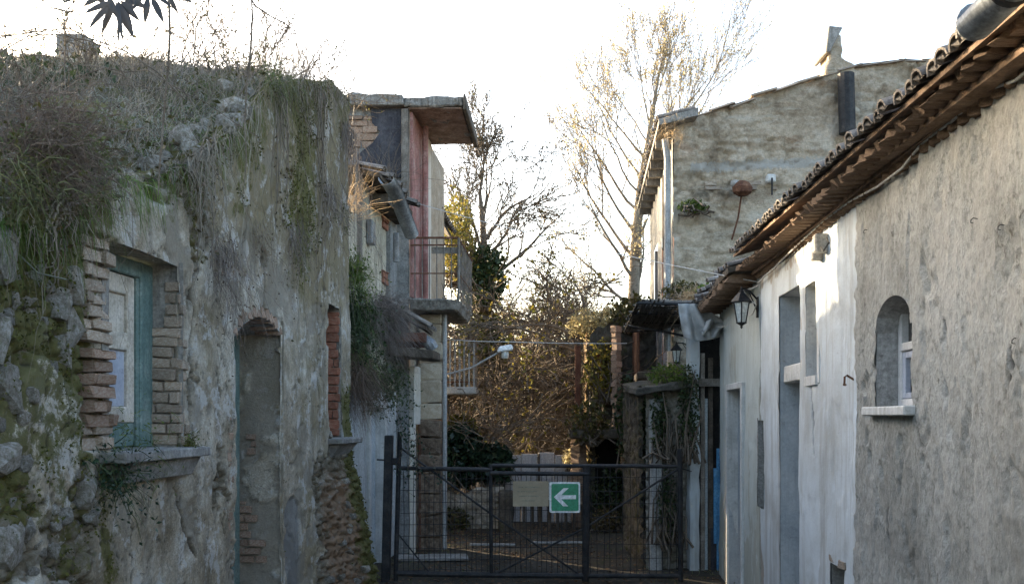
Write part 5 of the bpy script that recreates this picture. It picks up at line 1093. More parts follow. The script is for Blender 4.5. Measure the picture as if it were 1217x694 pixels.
# ================================================================== things further down the lane
fw = thing('panel_fence', (.5, 14.9, -.05), 'whitish concrete panel fence across the end of the lane', 'fence')
for i in range(5):
    x = -.12 + i * .27; MB().box(x, x + .262, 14.9, 14.95, -.1, 1.03 + .02 * (i % 3)).build('panel', M['panel_concrete'], fw, bev=.008, sub=2, jit=.008)
for i in range(3): MB().box(-.14 + i * .56, -.11 + i * .56, 14.82, 14.89, -.1, 1.10 - .04 * (i % 2)).build('fence_post', M['wood_dark'], fw, bev=.006)
lw = thing('rubble_wall', (-.6, 14.1, -.05), 'low crumbling stone wall below the dark laurel bushes', 'wall')
hf('front_face', Wall((0, 14.1, 0), (1, 0, 0), (0, -1, 0)), brks([-1.4, -.12], .03), brks([-.1, .8], .03), lambda U, Z: stone_w(U, Z), M['palestone'], lw, (), lambda u: .52 + .16 * (vn(np.asarray(u) * 4, np.asarray(u) * 0, 2) - .5))
MB().box(-1.4, -.12, 14.13, 14.35, -.1, .46).build('core', M['palestone'], lw)
b_ = thing('fallen_rail', (.6, 13.9, .1), 'sagging old timber rail lying across the lane behind the gate', 'rail')
MB().tube([(-.08, 13.7, .50), (.32, 13.7, .42), (.72, 13.8, .31), (1.10, 13.95, .29)], [.05, .06, .06, .05], 7).build('pole', M['wood_dark'], b_, sub=1, jit=.02)
MB().box(-.2, .02, 13.6, 13.8, -.1, .56).build('block', M['darkstone'], b_, bev=.03, sub=2, jit=.03)
for i in range(8): MB().box(.16 + i * .125, .205 + i * .125, 13.86, 13.89, -.1, .33 - .01 * i).build('picket', M['wood_dark'], b_, bev=.005)
for k, (x, y, L, w, a, lab) in enumerate(((-.55, 14.2, .8, .12, .1, 'long pale plank lying flat by the drainpipe behind the gate'), (-.95, 11.0, .85, .38, .1, 'pale concrete threshold slab beside the beige pier'), (-.25, 12.1, .6, .05, -.05, 'thin whitish lath lying on dirt behind the tan board'), (.62, 12.3, .75, .05, .02, 'thin whitish lath lying on dirt below the arrow sign'))):
    o = MB().box(-L / 2, L / 2, -w / 2, w / 2, 0, .03).build('plank', M['concrete' if k > 1 else 'cement'], None, bev=.006, sub=2, jit=.006); o.location = (x, y, -.035); o.rotation_euler = (0, 0, a); tag(o, lab, 'plank')
sl_ = thing('street_lamp', gp(600, 417, 13.6), 'white enamel street lamp on a thin arm above the bushes', 'street lamp')
MB().tube([(-1.0, 13.55, CH + (HY - 446) * 13.6 / F), gp(560, 437, 13.6), gp(592, 419, 13.6)], .015, 6).build('arm', M['galv'], sl_)
c_ = gp(600, 416, 13.6); m = MB(); m.quadbox([c_ + Vector(v) for v in ((-.12, -.1, -.04), (.13, -.1, .0), (.13, .1, .0), (-.12, .1, -.04), (-.09, -.06, .05), (.10, -.06, .085), (.10, .06, .085), (-.09, .06, .05))]); m.build('head', M['sign_white'], sl_, bev=.02)
m = MB(); m.lathe(c_ + Vector((0, 0, -.03)), [(.02, -.10), (.05, -.09), (.06, -.05), (.05, .02)], 10); m.build('bulb', M['glass_frost'], sl_)
cable('overhead_wire', [gp(483, 238, 11.4), gp(905, 336, 7.7)], .0045, M['cable'], 'long pale wire crossing the lane from balcony house to lantern', sag=.05, n=24)
cable('crossing_wire', [gp(530, 403, 12.3), gp(600, 406, 12.6), gp(745, 408, 13.0)], .005, M['cable'], 'thin pale wire crossing the lane above the street lamp', sag=.01)

# ================================================================== PLANTS
def veg(name, VQ, mat, parent=None, kind=None, label=None, cat=None, group=None):
    o = vobj(name, VQ[0], VQ[1], mat, parent); return tag(o, label, cat, group, kind)
r1 = np.random.default_rng(101)
def on_mound(n, u0, u1, s0, s1, r=r1):
    u = r.uniform(u0, u1, n); s = s0 + (s1 - s0) * r.random(n) ** 1.2; return mound_pt(u, s), u, s
def turf(name, n, u0, u1, s0, s1, L, W_, mat, lean=.5, sag=.5, patch=None):
    P, u, s = on_mound(n, u0, u1, s0, s1)
    if patch is not None:
        k = fbm(u * 2.3, s * 2.3, patch) > r1.uniform(.25, .72, n); P = P[k]
    n = len(P); D = sphere_dirs(n, r1); D[:, 2] = np.abs(D[:, 2]) + lean; D[:, 0] += .25; D = nrm(D)
    return veg(name, ribbons(P, D, r1.uniform(.5, 1.2, n) * L, W_, sag, 3, .05, r1), mat, None, 'stuff')
turf('roof_grass', 17000, 1.6, 8.25, 0, 2.6, .13, .006, M['grass'], .5, 1.2, 61)
turf('dry_grass', 15000, 1.6, 8.25, 0, 2.8, .17, .005, M['drygrass'], .45, 1.0, 62)
turf('frosted_grass', 12000, 4.3, 8.2, .1, 2.2, .15, .005, M['greygrass'], .5, 1.0, 63)
turf('wall_head_grass', 9000, 2.2, 6.4, -.02, .5, .14, .006, M['green'], .3, 2.2, 64)
turf('tall_dry_stems', 2600, 4.6, 8.28, -.02, 1.1, .36, .0034, M['stem'], .9, .12, 66)
turf('tall_grey_stems', 2200, 5.6, 8.28, -.02, .9, .32, .0034, M['purplestem'], .8, .15, 67)
turf('skyline_stems', 2200, 2.6, 7.5, .8, 2.6, .25, .004, M['stem'], .8, .2, 68)
# low leafy weeds
P, u, s = on_mound(5200, 1.6, 8.2, 0, 2.6); k = fbm(u * 1.9, s * 1.9, 65) > r1.uniform(.4, .7, len(u))
veg('roof_weeds', leaves(P[k] + np.array([.0, 0, .04]) + r1.normal(0, .035, (k.sum(), 3)), .045, .6, r1), M['olive'], None, 'stuff')
P, u, s = on_mound(4200, 1.6, 6.0, .9, 2.7)
veg('ivy_cover', leaves(P + np.array([.0, 0, .05]) + r1.normal(0, .05, P.shape), .05, .8, r1), M['ivy'], None, 'stuff')
def shrub(name, base, label, n, L, W_, mat, spread, up=.6, sag=.6, group=None, cat='shrub', bias=(0, 0, 0), seg=4, wig=.05, leafy=None, nl=0, ls=.03, rad=.06):
    base = np.array(base, float); T = thing(name, tuple(base), label, cat, group)
    P = base + r1.normal(0, rad, (n, 3)); D = r1.normal(size=(n, 3)) * spread; D[:, 2] += up; D = nrm(D + np.array(bias)); LL = r1.uniform(.35, 1.1, n) * L
    V, Q = ribbons(P, D, LL, W_, sag, seg, wig, r1); vobj('stems', V, Q, mat, T)
    if nl:
        V3 = V.reshape(n, seg + 1, 2, 3).mean(2); i = r1.integers(0, n, nl); j = r1.integers(1, seg + 1, nl); C = V3[i, j] + r1.normal(0, .012, (nl, 3)); vobj('foliage', *leaves(C, ls, .55, r1), leafy, T)
    return T
def mp(px, py, s=0.):                                             # a point of the bank seen near that place on the wall
    u = LW.u(px); return tuple(mound_pt(np.array([u]), np.array([s]))[0])
shrub('dry_brown_shrub', LW.pt(3.66, 2.70, .0), 'large fine stemmed brown shrub spilling over the wall left of the teal window', 2100, .31, .0022, M['brownstem'], 1.0, .25, .18, bias=(.22, .75, .1), wig=.09, leafy=M['brownstem'], nl=1500, ls=.012, rad=.10)
shrub('green_shrub', LW.pt(3.45, 2.55, .03), 'tangled green shrub at the far left of the ruined wall head', 200, .16, .004, M['grass'], .9, .2, .8, bias=(.2, .1, -.1), leafy=M['olive'], nl=900, ls=.02, rad=.09)
for px, u_, s_, h, lab in ((30, 3.6, 1.7, .3, 'thorny twig bush at the far left of the skyline'), (215, 6.0, 1.15, .36, 'wiry leafless bush on the skyline above the teal window'), (290, 6.75, .75, .55, 'wiry leafless bush on the skyline above the arched doorway'), (340, 7.35, .45, .50, 'tall twiggy bush on the wall head near its far corner'), (380, 8.0, .2, .48, 'small twiggy bush on the outermost corner of the ruin')):
    out, tips = [], []; p = mound_pt(np.array([u_]), np.array([s_]))[0]
    for q in range(13): grow(p + r1.normal(0, .10, 3) * np.array([1, 1, .2]), r1.normal(size=3) * .55 + np.array([.1, 0, 1]), h * r1.uniform(.5, 1), .006, 2, r1, out, tips, .08, (2, 4), .8, .6, .2, 4)
    T = thing('twiggy_bush', tuple(p), lab, 'bush'); V, Q = polytubes([(a, np.maximum(b, .0026)) for _, a, b in out], 3); vobj('branches', V, Q, M['twig'], T)
    tp = np.concatenate(tips); vobj('foliage', *leaves(tp[r1.integers(0, len(tp), 260)] + r1.normal(0, .01, (260, 3)), .022, .6, r1), M['olive'], T)
# bramble canes arching over the back of the bank
L_ = []
for _ in range(300):
    u_ = r1.uniform(2.0, 5.0); s_ = r1.uniform(.7, 2.2); p = mound_pt(np.array([u_]), np.array([s_]))[0]; d = nrm(r1.normal(size=3) * np.array([.6, 1, .2])); Ln = r1.uniform(.4, 1.3); h = r1.uniform(.08, .42); t = np.linspace(0, 1, 9)[:, None]
    pts = p + d * Ln * t + np.array([0, 0, 1.]) * (4 * h * t * (1 - t)) + r1.normal(0, .012, (9, 3)) + np.array([.1, 0, .02]); L_.append((pts, np.full(9, r1.uniform(.0018, .0036))))
veg('bramble_canes', polytubes(L_, 4), M['twig'], None, 'stuff')
L_ = []
for _ in range(45):
    u_ = r1.uniform(2.9, 3.9); s_ = r1.uniform(.25, .7); p = mound_pt(np.array([u_]), np.array([s_]))[0]; d = nrm(np.array([.3, .8, -.25]) + r1.normal(0, .35, 3)); t = np.linspace(0, 1, 7)[:, None]; L_.append((p + d * r1.uniform(.2, .6) * t + np.array([.05, 0, .06]) + r1.normal(0, .012, (7, 3)), np.full(7, r1.uniform(.003, .006))))
veg('bleached_twigs', polytubes(L_, 4), M['greygrass'], None, 'stuff')
# stems hanging down the face of the wall
def hang(n, u0, u1, zf, L, mat, name, out=.03, r=r1, wd=.0035, sway=.32):
    u = r.uniform(u0, u1, n); zz = zf(u) + r.uniform(-.08, .03, n); P = LW.arr(u, zz, np.full(n, out) + r.uniform(0, .05, n))
    D = np.stack([r.uniform(.0, .12, n), r.normal(0, sway, n), -np.ones(n)], -1); return veg(name, ribbons(P, nrm(D), L * r.uniform(.15, 1.1, n) ** 1.5, wd, .25, 6, .055, r), mat, None, 'stuff')
hang(150, 5.0, 8.25, ztop, .9, M['stem'], 'hanging_dry_stems')
hang(110, 6.2, 8.28, ztop, 1.5, M['brownstem'], 'hanging_brown_roots', wd=.003)
hang(110, 4.9, 6.2, ztop, .7, M['drygrass'], 'hanging_dry_grass')
hang(60, 6.5, 7.3, ztop, .3, M['olive'], 'hanging_green_grass', wd=.005)
hang(90, 2.6, 4.1, ztop, .55, M['stem'], 'hanging_thin_stems', wd=.003)
hang(110, 7.95, 8.28, lambda u: 4.2 + 0 * u, 1.5, M['purplestem'], 'corner_hanging_roots', .02, wd=.004)
for px, py, n, L, lab, mt, sp in ((256, 292, 420, .52, 'big dark tuft of dry roots hanging right of the teal window', 'purplestem', .16), (345, 272, 240, .42, 'dry root tuft hanging above and right of the arched doorway', 'purplestem', .14), (222, 190, 200, .34, 'thin root tuft hanging at the broken wall head over the window', 'stem', .12), (384, 222, 330, .55, 'bushy dark root tuft near the far top corner of the ruin', 'purplestem', .22), (303, 270, 150, .40, 'thin pale stem tuft hanging over the arched doorway', 'stem', .2)):
    u_, z_ = LW.uz(px, py); shrub('hanging_tuft', LW.pt(u_, z_, .03), lab, int(n * .5), L * 1.1, .003, M[mt], sp * 1.5, -1.0, .12, 'root tufts hanging on the ruin', 'tuft', (.1, .05, 0), 6, .07, leafy=M['brownstem'], nl=int(n * .7), ls=.016, rad=.05)
u_, z_ = LW.uz(320, 118); shrub('grass_clump', LW.pt(6.25, float(ztop(6.25)), .02), 'bright green grass clump on the wall head above the arched doorway', 260, .20, .005, M['grass'], .7, .4, 1.2, None, 'grass clump', (.3, 0, 0))
u_, z_ = LW.uz(122, 560); shrub('small_fern', LW.pt(u_, 1.42, .03), 'small dark green fern under the left end of the stone sill', 160, .16, .005, M['ivy'], .6, -.2, .6, None, 'fern', (.5, 0, 0), leafy=M['laurel'], nl=420, ls=.022)
shrub('sill_weeds', LW.pt(4.42, 1.5, -.05), 'little green weeds growing on the stone sill of the teal window', 160, .09, .004, M['green'], .8, .4, .6, None, 'weed', (.3, 0, 0), leafy=M['green'], nl=160, ls=.016, rad=.09)
shrub('moss_cushion', LW.pt(4.92, 1.5, .02), 'yellow green moss cushion at the right end of the stone sill', 500, .05, .004, M['moss'], .9, .3, .4, None, 'moss', (.3, 0, 0), rad=.03)
# moss pile on the damp stones
def moss_on(n, u0, u1, z0, z1, th, size):
    u = r1.uniform(u0, u1, n); zz = r1.uniform(z0, z1, n); f = moss_f(u, zz) + (fbm(u * 6, zz * 6, 77) - .5) * 1.5; k = (f > th) & (zz < ztop(u)) & ~((u > 3.96) & (u < 4.95) & (zz > 1.42) & (zz < 2.72)) & ~((u > 5.58) & (u < 6.5) & (zz < 2.34)) & ~((u > 7.56) & (u < 8.04) & (zz > 1.3) & (zz < 2.62))
    u, zz = u[k], zz[k]; w = ruin_w(u[None], zz[None])[0] + r1.uniform(0, .03, len(u)); return leaves(LW.arr(u, zz, w), size, .8, r1)
veg('wall_moss', join(moss_on(9000, 2.7, 4.15, .3, 2.6, .58, .015), moss_on(9000, 6.5, 8.28, .2, 4.3, .55, .017), moss_on(5000, 4.7, 6.6, 2.5, 3.9, .58, .018), moss_on(3500, 6.5, 8.28, 3.0, 4.5, .52, .018)), M['moss'], None, 'stuff')

# plants on the second house
shrub('golden_twigs', BW.pt(8.62, 3.55, .12), 'sunlit straw coloured twig bush where ruin and plaster house meet', 170, .50, .005, M['goldstem'], .55, .8, .15, None, 'bush', (.25, -.1, .0), wig=.07)
shrub('bare_wall_twigs', (-1.5, 11.25, 4.45), 'thin leafless twigs growing against the torn tar paper on the gable', 90, .75, .006, M['twig'], .6, .8, .0, None, 'bush', (0, -.3, 0), wig=.08)
u8 = 8.75
shrub('green_wall_plant', BW.pt(u8, 3.03, .14), 'bushy green plant sprouting from the plaster house wall', 600, .22, .007, M['green'], .7, .35, 1.0, None, 'plant', (.3, -.1, 0), leafy=M['green'], nl=700, ls=.035, rad=.07)
shrub('trailing_ivy_plant', BW.pt(8.8, 2.75, .12), 'dark ivy trailing down below the bushy green wall plant', 500, .55, .005, M['ivy'], .35, -.8, .2, None, 'ivy', (.15, -.1, 0), leafy=M['ivy'], nl=1500, ls=.04, rad=.08)
shrub('green_ledge_grass', BW.pt(8.9, 2.22, .16), 'small green grass clump lower on the plaster house wall', 500, .18, .006, M['green'], .7, .2, 1., None, 'grass clump', (.3, -.1, 0), rad=.09)
shrub('grey_dead_shrub', BW.pt(9.7, 2.72, .22), 'big grey dead shrub hanging on the wall beside the porch roof', 3000, .46, .0032, M['purplestem'], .7, -.3, .35, None, 'shrub', (.3, -.1, 0), wig=.05, rad=.10)
shrub('brown_dead_shrub', BW.pt(8.85, 2.12, .12), 'brown dead shrub drooping beside the brick window of the ruin', 1800, .50, .0035, M['brownstem'], .4, -.7, .2, None, 'shrub', (.2, -.1, 0), wig=.04, rad=.09)
shrub('ivy_clump', BW.pt(9.75, 2.12, .2), 'dark small leaved ivy clump below the grey dead shrub', 300, .35, .004, M['ivy'], .4, -.7, .2, None, 'ivy', (.2, 0, 0), leafy=M['ivy'], nl=1900, ls=.035, rad=.1)
P = []
for _ in range(10):
    a = np.array(gp(r1.uniform(468, 490), r1.uniform(480, 500), 9.45)); P.append(a + np.cumsum(r1.normal(0, .018, (26, 3)) + np.array([.006, 0, -.028]), 0))
P = np.concatenate(P); T = thing('climbing_creeper', gp(480, 500, 9.45), 'sparse leafy creeper climbing over the left gate post', 'creeper'); vobj('foliage', *leaves(P, .032, .7, r1), M['laurel'], T)
vobj('stems', *polytubes([(P[i * 26:(i + 1) * 26], np.full(26, .0025)) for i in range(10)], 3), M['twig'], T)

# branch of another tree hanging into the frame at the top left
YB = 3.1
br = thing('overhanging_branch', gp(150, -30, YB), 'branch with drooping dusky lance shaped leaves at the top left', 'branch')
m = MB(); m.tube([gp(40, -40, YB), gp(110, -14, YB), gp(170, -10, YB), gp(235, -22, YB)], [.007, .006, .005, .004], 6); m.build('twig', M['bark'], br)
m = MB(); m.tube([gp(45, -2, YB + .1), gp(62, 10, YB + .1), gp(82, 15, YB + .1), gp(90, 12, YB + .1)], .0022, 4); m.build('curved_twig', M['twig'], br)
def lance(root, tip, wd, y):
    a, b = gp(*root, y), gp(*tip, y); d = b - a; L = d.length; x = d.normalized(); nrm_ = Vector((rnd.uniform(-.5, .5), -1, rnd.uniform(-.2, .4))).normalized(); sd = x.cross(nrm_).normalized(); nn = sd.cross(x)
    V = []; Fq = []; n = 7
    for i in range(n + 1):
        t = i / n; w = wd * math.sin(math.pi * min(1, t ** .8 * .97 + .03)) * .5; c = a + d * t + nn * (.10 * L * math.sin(t * 2.6)) - Vector((0, 0, .04 * L * t * t))
        V += [c - sd * w - nn * w * .5, c, c + sd * w - nn * w * .5]
    for i in range(n):
        for j in range(2): q = i * 3 + j; Fq.append((q, q + 1, q + 4, q + 3))
    vobj('leaf', np.array([tuple(v) for v in V]), np.array(Fq), M['overleaf'], br)
for root, tip, w in (((132, 2), (100, 17), 11), ((132, 3), (106, 36), 13), ((135, 3), (121, 42), 11), ((138, 2), (147, 52), 8), ((140, 2), (160, 46), 17), ((143, 1), (168, 26), 12), ((150, -2), (178, 12), 12), ((120, -6), (99, 8), 11), ((176, -4), (172, 30), 11), ((180, -4), (196, 30), 11), ((186, -6), (205, 10), 8), ((198, -8), (214, 18), 9), ((205, -8), (230, 4), 10), ((92, -8), (76, 4), 10), ((150, -6), (158, 20), 12), ((128, -4), (140, 22), 12), ((168, -6), (158, 12), 10), ((215, -10), (226, -2), 8), ((110, -10), (128, 8), 11), ((142, 20), (143, 56), 6), ((60, -9), (50, 2), 9), ((70, -12), (79, 6), 7)):
    lance(root, tip, .72 * w * YB / F, YB + rnd.uniform(-.06, .06))
hv = thing('hanging_vine', gp(202, -20, 3.2), 'long thin knotted vine dangling from the top edge above the teal window', 'vine', 'thin vines dangling from the tree above')
pts = [gp(x, y, 3.2) for x, y in ((200, -20), (202, 40), (200, 80), (196, 120), (193, 160), (190, 195), (188, 232))]; MB().tube(pts, [.004, .0042, .004, .0038, .0036, .003, .002], 5).build('stem', M['bark'], hv)
for q in pts[1:-1]: MB().lathe(q, [(.002, -.008), (.006, 0), (.002, .008)], 6).build('node', M['bark'], hv)
hv = thing('hanging_vine', gp(298, -20, 3.3), 'thin branching vine dangling above the arched doorway', 'vine', 'thin vines dangling from the tree above')
MB().tube([gp(x, y, 3.3) for x, y in ((298, -20), (300, 20), (298, 60), (293, 100), (286, 112))], [.003, .0035, .004, .0035, .002], 5).build('stem', M['bark'], hv)
MB().tube([gp(x, y, 3.3) for x, y in ((293, 100), (291, 150), (293, 190), (288, 240))], [.003, .0025, .002, .001], 5).build('stem', M['bark'], hv)
MB().tube([gp(x, y, 3.3) for x, y in ((290, -14), (304, 8), (322, 20), (338, 28), (351, 38))], [.003, .003, .0028, .0022, .0015], 5).build('side_twig', M['bark'], hv)
MB().tube([gp(x, y, 3.3) for x, y in ((310, 12), (328, 40), (352, 40))], [.002, .0018, .0012], 5).build('side_twig', M['bark'], hv)

# trees
rt = np.random.default_rng(5); out, tips = [], []
yT = 19.; b = np.array(gp(757, 590, yT)); b[2] = -.1
trunk = np.array([b, gp(752, 380, yT), gp(755, 300, yT), gp(760, 230, yT), gp(770, 170, yT), gp(776, 130, yT), gp(782, 95, yT), gp(788, 70, yT)]); rad = np.array([.16, .135, .115, .085, .06, .04, .026, .012]); out.append((4, trunk, rad))
for t, d, L in [(1.2, (-1, .1, .6), 1.7), (1.4, (.4, -.3, .8), 1.2), (1.6, (-1, .1, .8), 2.3), (1.9, (-.8, .3, .9), 2.4), (2.1, (.5, -.4, 1), 1.8), (2.3, (-1, -.2, .9), 2.4), (2.5, (.7, .4, .9), 2.1), (2.7, (-.9, .3, 1), 2.4), (2.9, (.9, .1, 1.0), 2.9), (3.0, (-1, -.1, .8), 2.2), (3.1, (1.1, .2, .9), 3.3), (3.3, (-.7, .5, 1.2), 2.3), (3.4, (.2, -.8, 1.0), 2.1), (3.5, (1.1, -.2, .9), 3.2), (3.7, (-.9, .2, 1.2), 2.1), (3.8, (.9, .2, 1.2), 2.5), (4.0, (-.8, 0, 1.3), 2.0), (4.2, (.7, .3, 1.4), 2.2), (4.3, (.1, .8, 1.2), 1.8), (4.5, (-.6, -.3, 1.4), 1.9), (4.8, (.6, .2, 1.5), 1.7), (5.0, (-.5, .1, 1.5), 1.5), (5.4, (.5, -.1, 1.5), 1.6)]:
    i = int(t); f = t - i; q = trunk[i] * (1 - f) + trunk[i + 1] * f; grow(q, d, L * .8, rad[i] * .30, 3, rt, out, tips, .10, (4, 6), .65, .55, .13, 6)
split_tree('golden_tree', tuple(b), 'tall slender tree with thin golden leaves rising beside the gable house', 'tree', out, tips, M['goldbark'], M['gold'], 15000, .04, 6, .0035)
out, tips = [], []; yT = 18.; b = np.array(gp(572, 600, yT)); b[2] = -.1
trunk = np.array([b, gp(574, 480, yT), gp(570, 400, yT), gp(577, 330, yT), gp(574, 270, yT), gp(570, 225, yT)]); rad = np.array([.14, .13, .11, .09, .06, .03]); out.append((4, trunk, rad))
for t, d, L in [(2.2, (1, -.2, .5), 1.5), (2.5, (-.7, .2, 1), 1.6), (2.9, (1, .1, .8), 1.7), (3.2, (.6, .3, 1.2), 1.7), (3.4, (-.6, -.2, 1.2), 1.5), (3.7, (.9, 0, .9), 1.4), (4.0, (-.3, .2, 1.5), 1.5), (4.3, (.6, .1, 1.2), 1.3), (4.6, (-.4, 0, 1.5), 1.2), (4.9, (.15, 0, 1.6), 1.2)]:
    i = int(t); f = t - i; q = trunk[i] * (1 - f) + trunk[i + 1] * f; grow(q, d, L * 1.0, rad[i] * .42, 3, rt, out, tips, .02, (4, 6), .8, .57, .17, 6)
T = split_tree('bare_tree', tuple(b), 'leafless tree with an ivy wrapped trunk beyond the balcony house', 'tree', out, tips, M['bark'], M['olive'], 700, .06, 7, .006)
C = np.stack([rt.normal(b[0], .22, 2600), rt.normal(18, .2, 2600), rt.uniform(1.2, 4.9, 2600)], -1); C[:, 0] += .12 * np.sin(C[:, 2] * 3); vobj('ivy', *leaves(C, .085, .8, rt, .4), M['olive'], T)
# tangle of arching limbs over the middle of the lane
out, tips = [], []; yT = 15.6; b = np.array(gp(742, 600, yT)); b[2] = -.1
trunk = np.array([b, gp(738, 520, yT), gp(728, 450, yT), gp(712, 410, yT)]); rad = np.array([.12, .10, .08, .05]); out.append((4, trunk, rad))
for (q, d, L, r0) in ((gp(722, 440, yT), (-1, .1, .3), 1.5, .035), (gp(715, 415, yT), (-1, -.2, .6), 1.7, .035), (gp(728, 450, yT), (-1, .2, .05), 1.6, .035), (gp(735, 490, yT), (-1, -.1, .1), 1.5, .03), (gp(712, 410, yT), (-.5, .2, 1), 1.3, .03), (gp(736, 510, yT), (-1, .3, -.05), 1.5, .03), (gp(720, 430, yT), (-.9, -.3, .25), 1.9, .035)):
    grow(q, d, L, r0, 3, rt, out, tips, .05, (3, 5), .75, .55, .17, 6, .22)
split_tree('arching_tree', tuple(b), 'tangled small tree arching over the lane with sparse yellowing leaves', 'tree', out, tips, M['twig'], M['yellowgreen'], 850, .085, 8, .0075, down=.5)
out, tips = [], []; yT = 20.; b = np.array(gp(622, 588, yT)); b[2] = -.1
for k in range(7): grow(b + rt.normal(0, .25, 3) * np.array([1, 1, 0]), rt.normal(size=3) * .35 + np.array([.1, 0, 1]), rt.uniform(2.0, 2.8), .04, 3, rt, out, tips, .08, (3, 5), .6, .58, .14, 6, .12)
split_tree('straggly_tree', tuple(b), 'straggly multi stemmed tree behind the panel fence with thin curved limbs', 'tree', out, tips, M['twig'], M['scrub'], 900, .06, 9, .006, down=.4)
for (px, py, yT, n_, lab, sd) in ((650, 592, 20.6, 9, 'bare arching thicket of grey twigs rising over the panel fence', 41), (615, 600, 17.4, 9, 'bare brown thicket between laurel bush and arrow sign', 42), (688, 590, 20.2, 8, 'bare twiggy thicket rising beside the ochre ruin', 43), (590, 600, 17.6, 9, 'tall dark tangle of bare limbs beside the ivy wrapped trunk', 45), (560, 600, 18.6, 7, 'grey twiggy thicket rising behind the lower balcony', 44)):
    out, tips = [], []; b = np.array(gp(px, py, yT)); b[2] = -.1; r_ = np.random.default_rng(sd)
    for k in range(n_):
        q0 = b + r_.normal(0, .12, 3) * np.array([1, 1, 0]); q1 = q0 + r_.normal(0, .12, 3) * np.array([1, 1, 0]) + np.array([0, 0, r_.uniform(1.0, 1.5)]); out.append((4, np.array([q0, (q0 + q1) / 2 + r_.normal(0, .04, 3), q1]), np.array([.05, .042, .036])))
        grow(q1, r_.normal(size=3) * .6 + np.array([0, 0, .8]), r_.uniform(1.6, 2.7) * (1.15 if yT > 20 else 1), .036, 3, r_, out, tips, .03, (4, 6), .8, .58, .2, 6, .17)
    split_tree('bare_thicket', tuple(b), lab, 'thicket', out, tips, M['twig'], M['scrub'], 450, .055, sd, .0075, down=.4)
def bush(name, c, rad, n, size, mat, label, cat='bush', twigs=60, seed=1, hole=.5):
    r = np.random.default_rng(seed); c = np.array(c, float); T = thing(name, tuple(c), label, cat); rad = np.array(rad, float)
    d = sphere_dirs(n, r); k = 1 + .5 * (fbm(d[:, 0] * 2.1 + d[:, 2] * 1.3 + seed, d[:, 1] * 2.1 + d[:, 2] * 1.7, seed, 3) - .5) * 2 * hole
    C = c + d * rad * (r.random(n)[:, None] ** .38) * k[:, None]; C[:, 2] = np.maximum(C[:, 2], .02); vobj('foliage', *leaves(C, size, .6, r, .3), mat, T)
    out = [];
    for _ in range(twigs):
        e = c + sphere_dirs(1, r)[0] * rad * r.uniform(.5, 1.15); s = np.array([c[0], c[1], max(-.05, c[2] - rad[2])]) + r.normal(0, .1, 3) * np.array([1, 1, .2]); out.append((np.array([s, (s + e) / 2 + r.normal(0, .06, 3), e]), np.array([.014, .009, .004])))
    vobj('branches', *polytubes(out, 4), M['twig'], T); return T
bush('laurel_bush', gp(548, 540, 14.6), (.40, .34, .50), 3600, .10, M['laurel'], 'dense dark laurel bush beside the beige pier', seed=1)
bush('laurel_bush', gp(584, 552, 14.6), (.34, .28, .32), 2800, .10, M['laurel'], 'lower dark laurel bush left of the tan board', seed=2)
bush('evergreen_bush', gp(575, 330, 17.2), (.42, .4, .62), 2600, .09, M['ivy'], 'dark evergreen mass beside the upper balcony', seed=3)
bush('evergreen_bush', gp(572, 400, 17.4), (.42, .4, .55), 1500, .09, M['olive'], 'olive green bush behind the street lamp', seed=4)
bush('ivy_mass', gp(543, 285, 16.9), (.36, .95, .85), 2600, .075, M['yellowgreen'], 'russet green ivy mass above the far house roof', seed=7, twigs=120)
bush('creeper_bush', gp(548, 512, 14.9), (.30, .22, .28), 800, .08, M['yellowgreen'], 'yellowing bush under the lower barred balcony', seed=5)
for i, (px, py, yy, rr, n, mt, lab) in enumerate(((718, 385, 14.9, (.62, .4, .28), 1800, 'gold', 'creeper coloured sunlit gold along the broken top of the ochre ruin'), (755, 372, 14.4, (.42, .4, .3), 1200, 'olive', 'olive creeper at the higher end of the ochre ruin'), (752, 500, 13.9, (.30, .3, .75), 1700, 'ivy', 'dark ivy column hanging on the front of the ochre ruin'), (688, 545, 14.6, (.3, .3, .2), 500, 'gold', 'sunlit creeper clump on the end pillar of the ochre ruin'), (715, 440, 14.3, (.3, .25, .5), 700, 'yellowgreen', 'yellow leaved creeper before the red brown shutter boards'))):  # gold leaves put the low sun into the colour of two creepers
    bush('creeper', gp(px, py, yy), rr, n, .075, M[mt], lab, 'creeper', 40, 20 + i)
bush('roof_plants', gp(795, 447, 10.6), (.26, .5, .16), 900, .045, M['green'], 'green weeds on the mossy slab roof of the outbuilding', 'weed', 40, 31)
bush('pilaster_ivy', gp(819, 490, 10.15), (.12, .12, .55), 1100, .04, M['ivy'], 'dark ivy clinging to the slender white pilaster', 'ivy', 30, 32)
bush('outbuilding_ivy', gp(783, 500, 10.25), (.10, .1, .42), 600, .045, M['ivy'], 'ivy strand hanging from the outbuilding slab roof', 'ivy', 20, 33)
bush('canopy_weeds', gp(838, 350, 10.2), (.22, .25, .13), 700, .04, M['green'], 'green weeds growing on the reed canopy below the eaves', 'weed', 60, 34)
shrub('dry_canopy_grass', gp(822, 358, 10.1), 'dry reddish grass tuft on the reed canopy', 500, .26, .005, M['goldstem'], .5, .7, .5, None, 'grass clump')
bush('gable_weeds', gp(823, 245, 11.85), (.20, .1, .08), 420, .045, M['green'], 'green weed tuft growing from the gable wall', 'weed', 20, 35)
bush('gable_weeds', gp(812, 345, 11.8), (.3, .15, .12), 500, .05, M['olive'], 'olive weed tuft at the foot of the gable above the canopy', 'weed', 20, 36)
shrub('eaves_grass', gp(800, 152, 11.75), 'little golden grass tuft on the corner tiles of the gable house', 250, .16, .006, M['goldstem'], .7, .6, .6, None, 'grass clump', rad=.08)
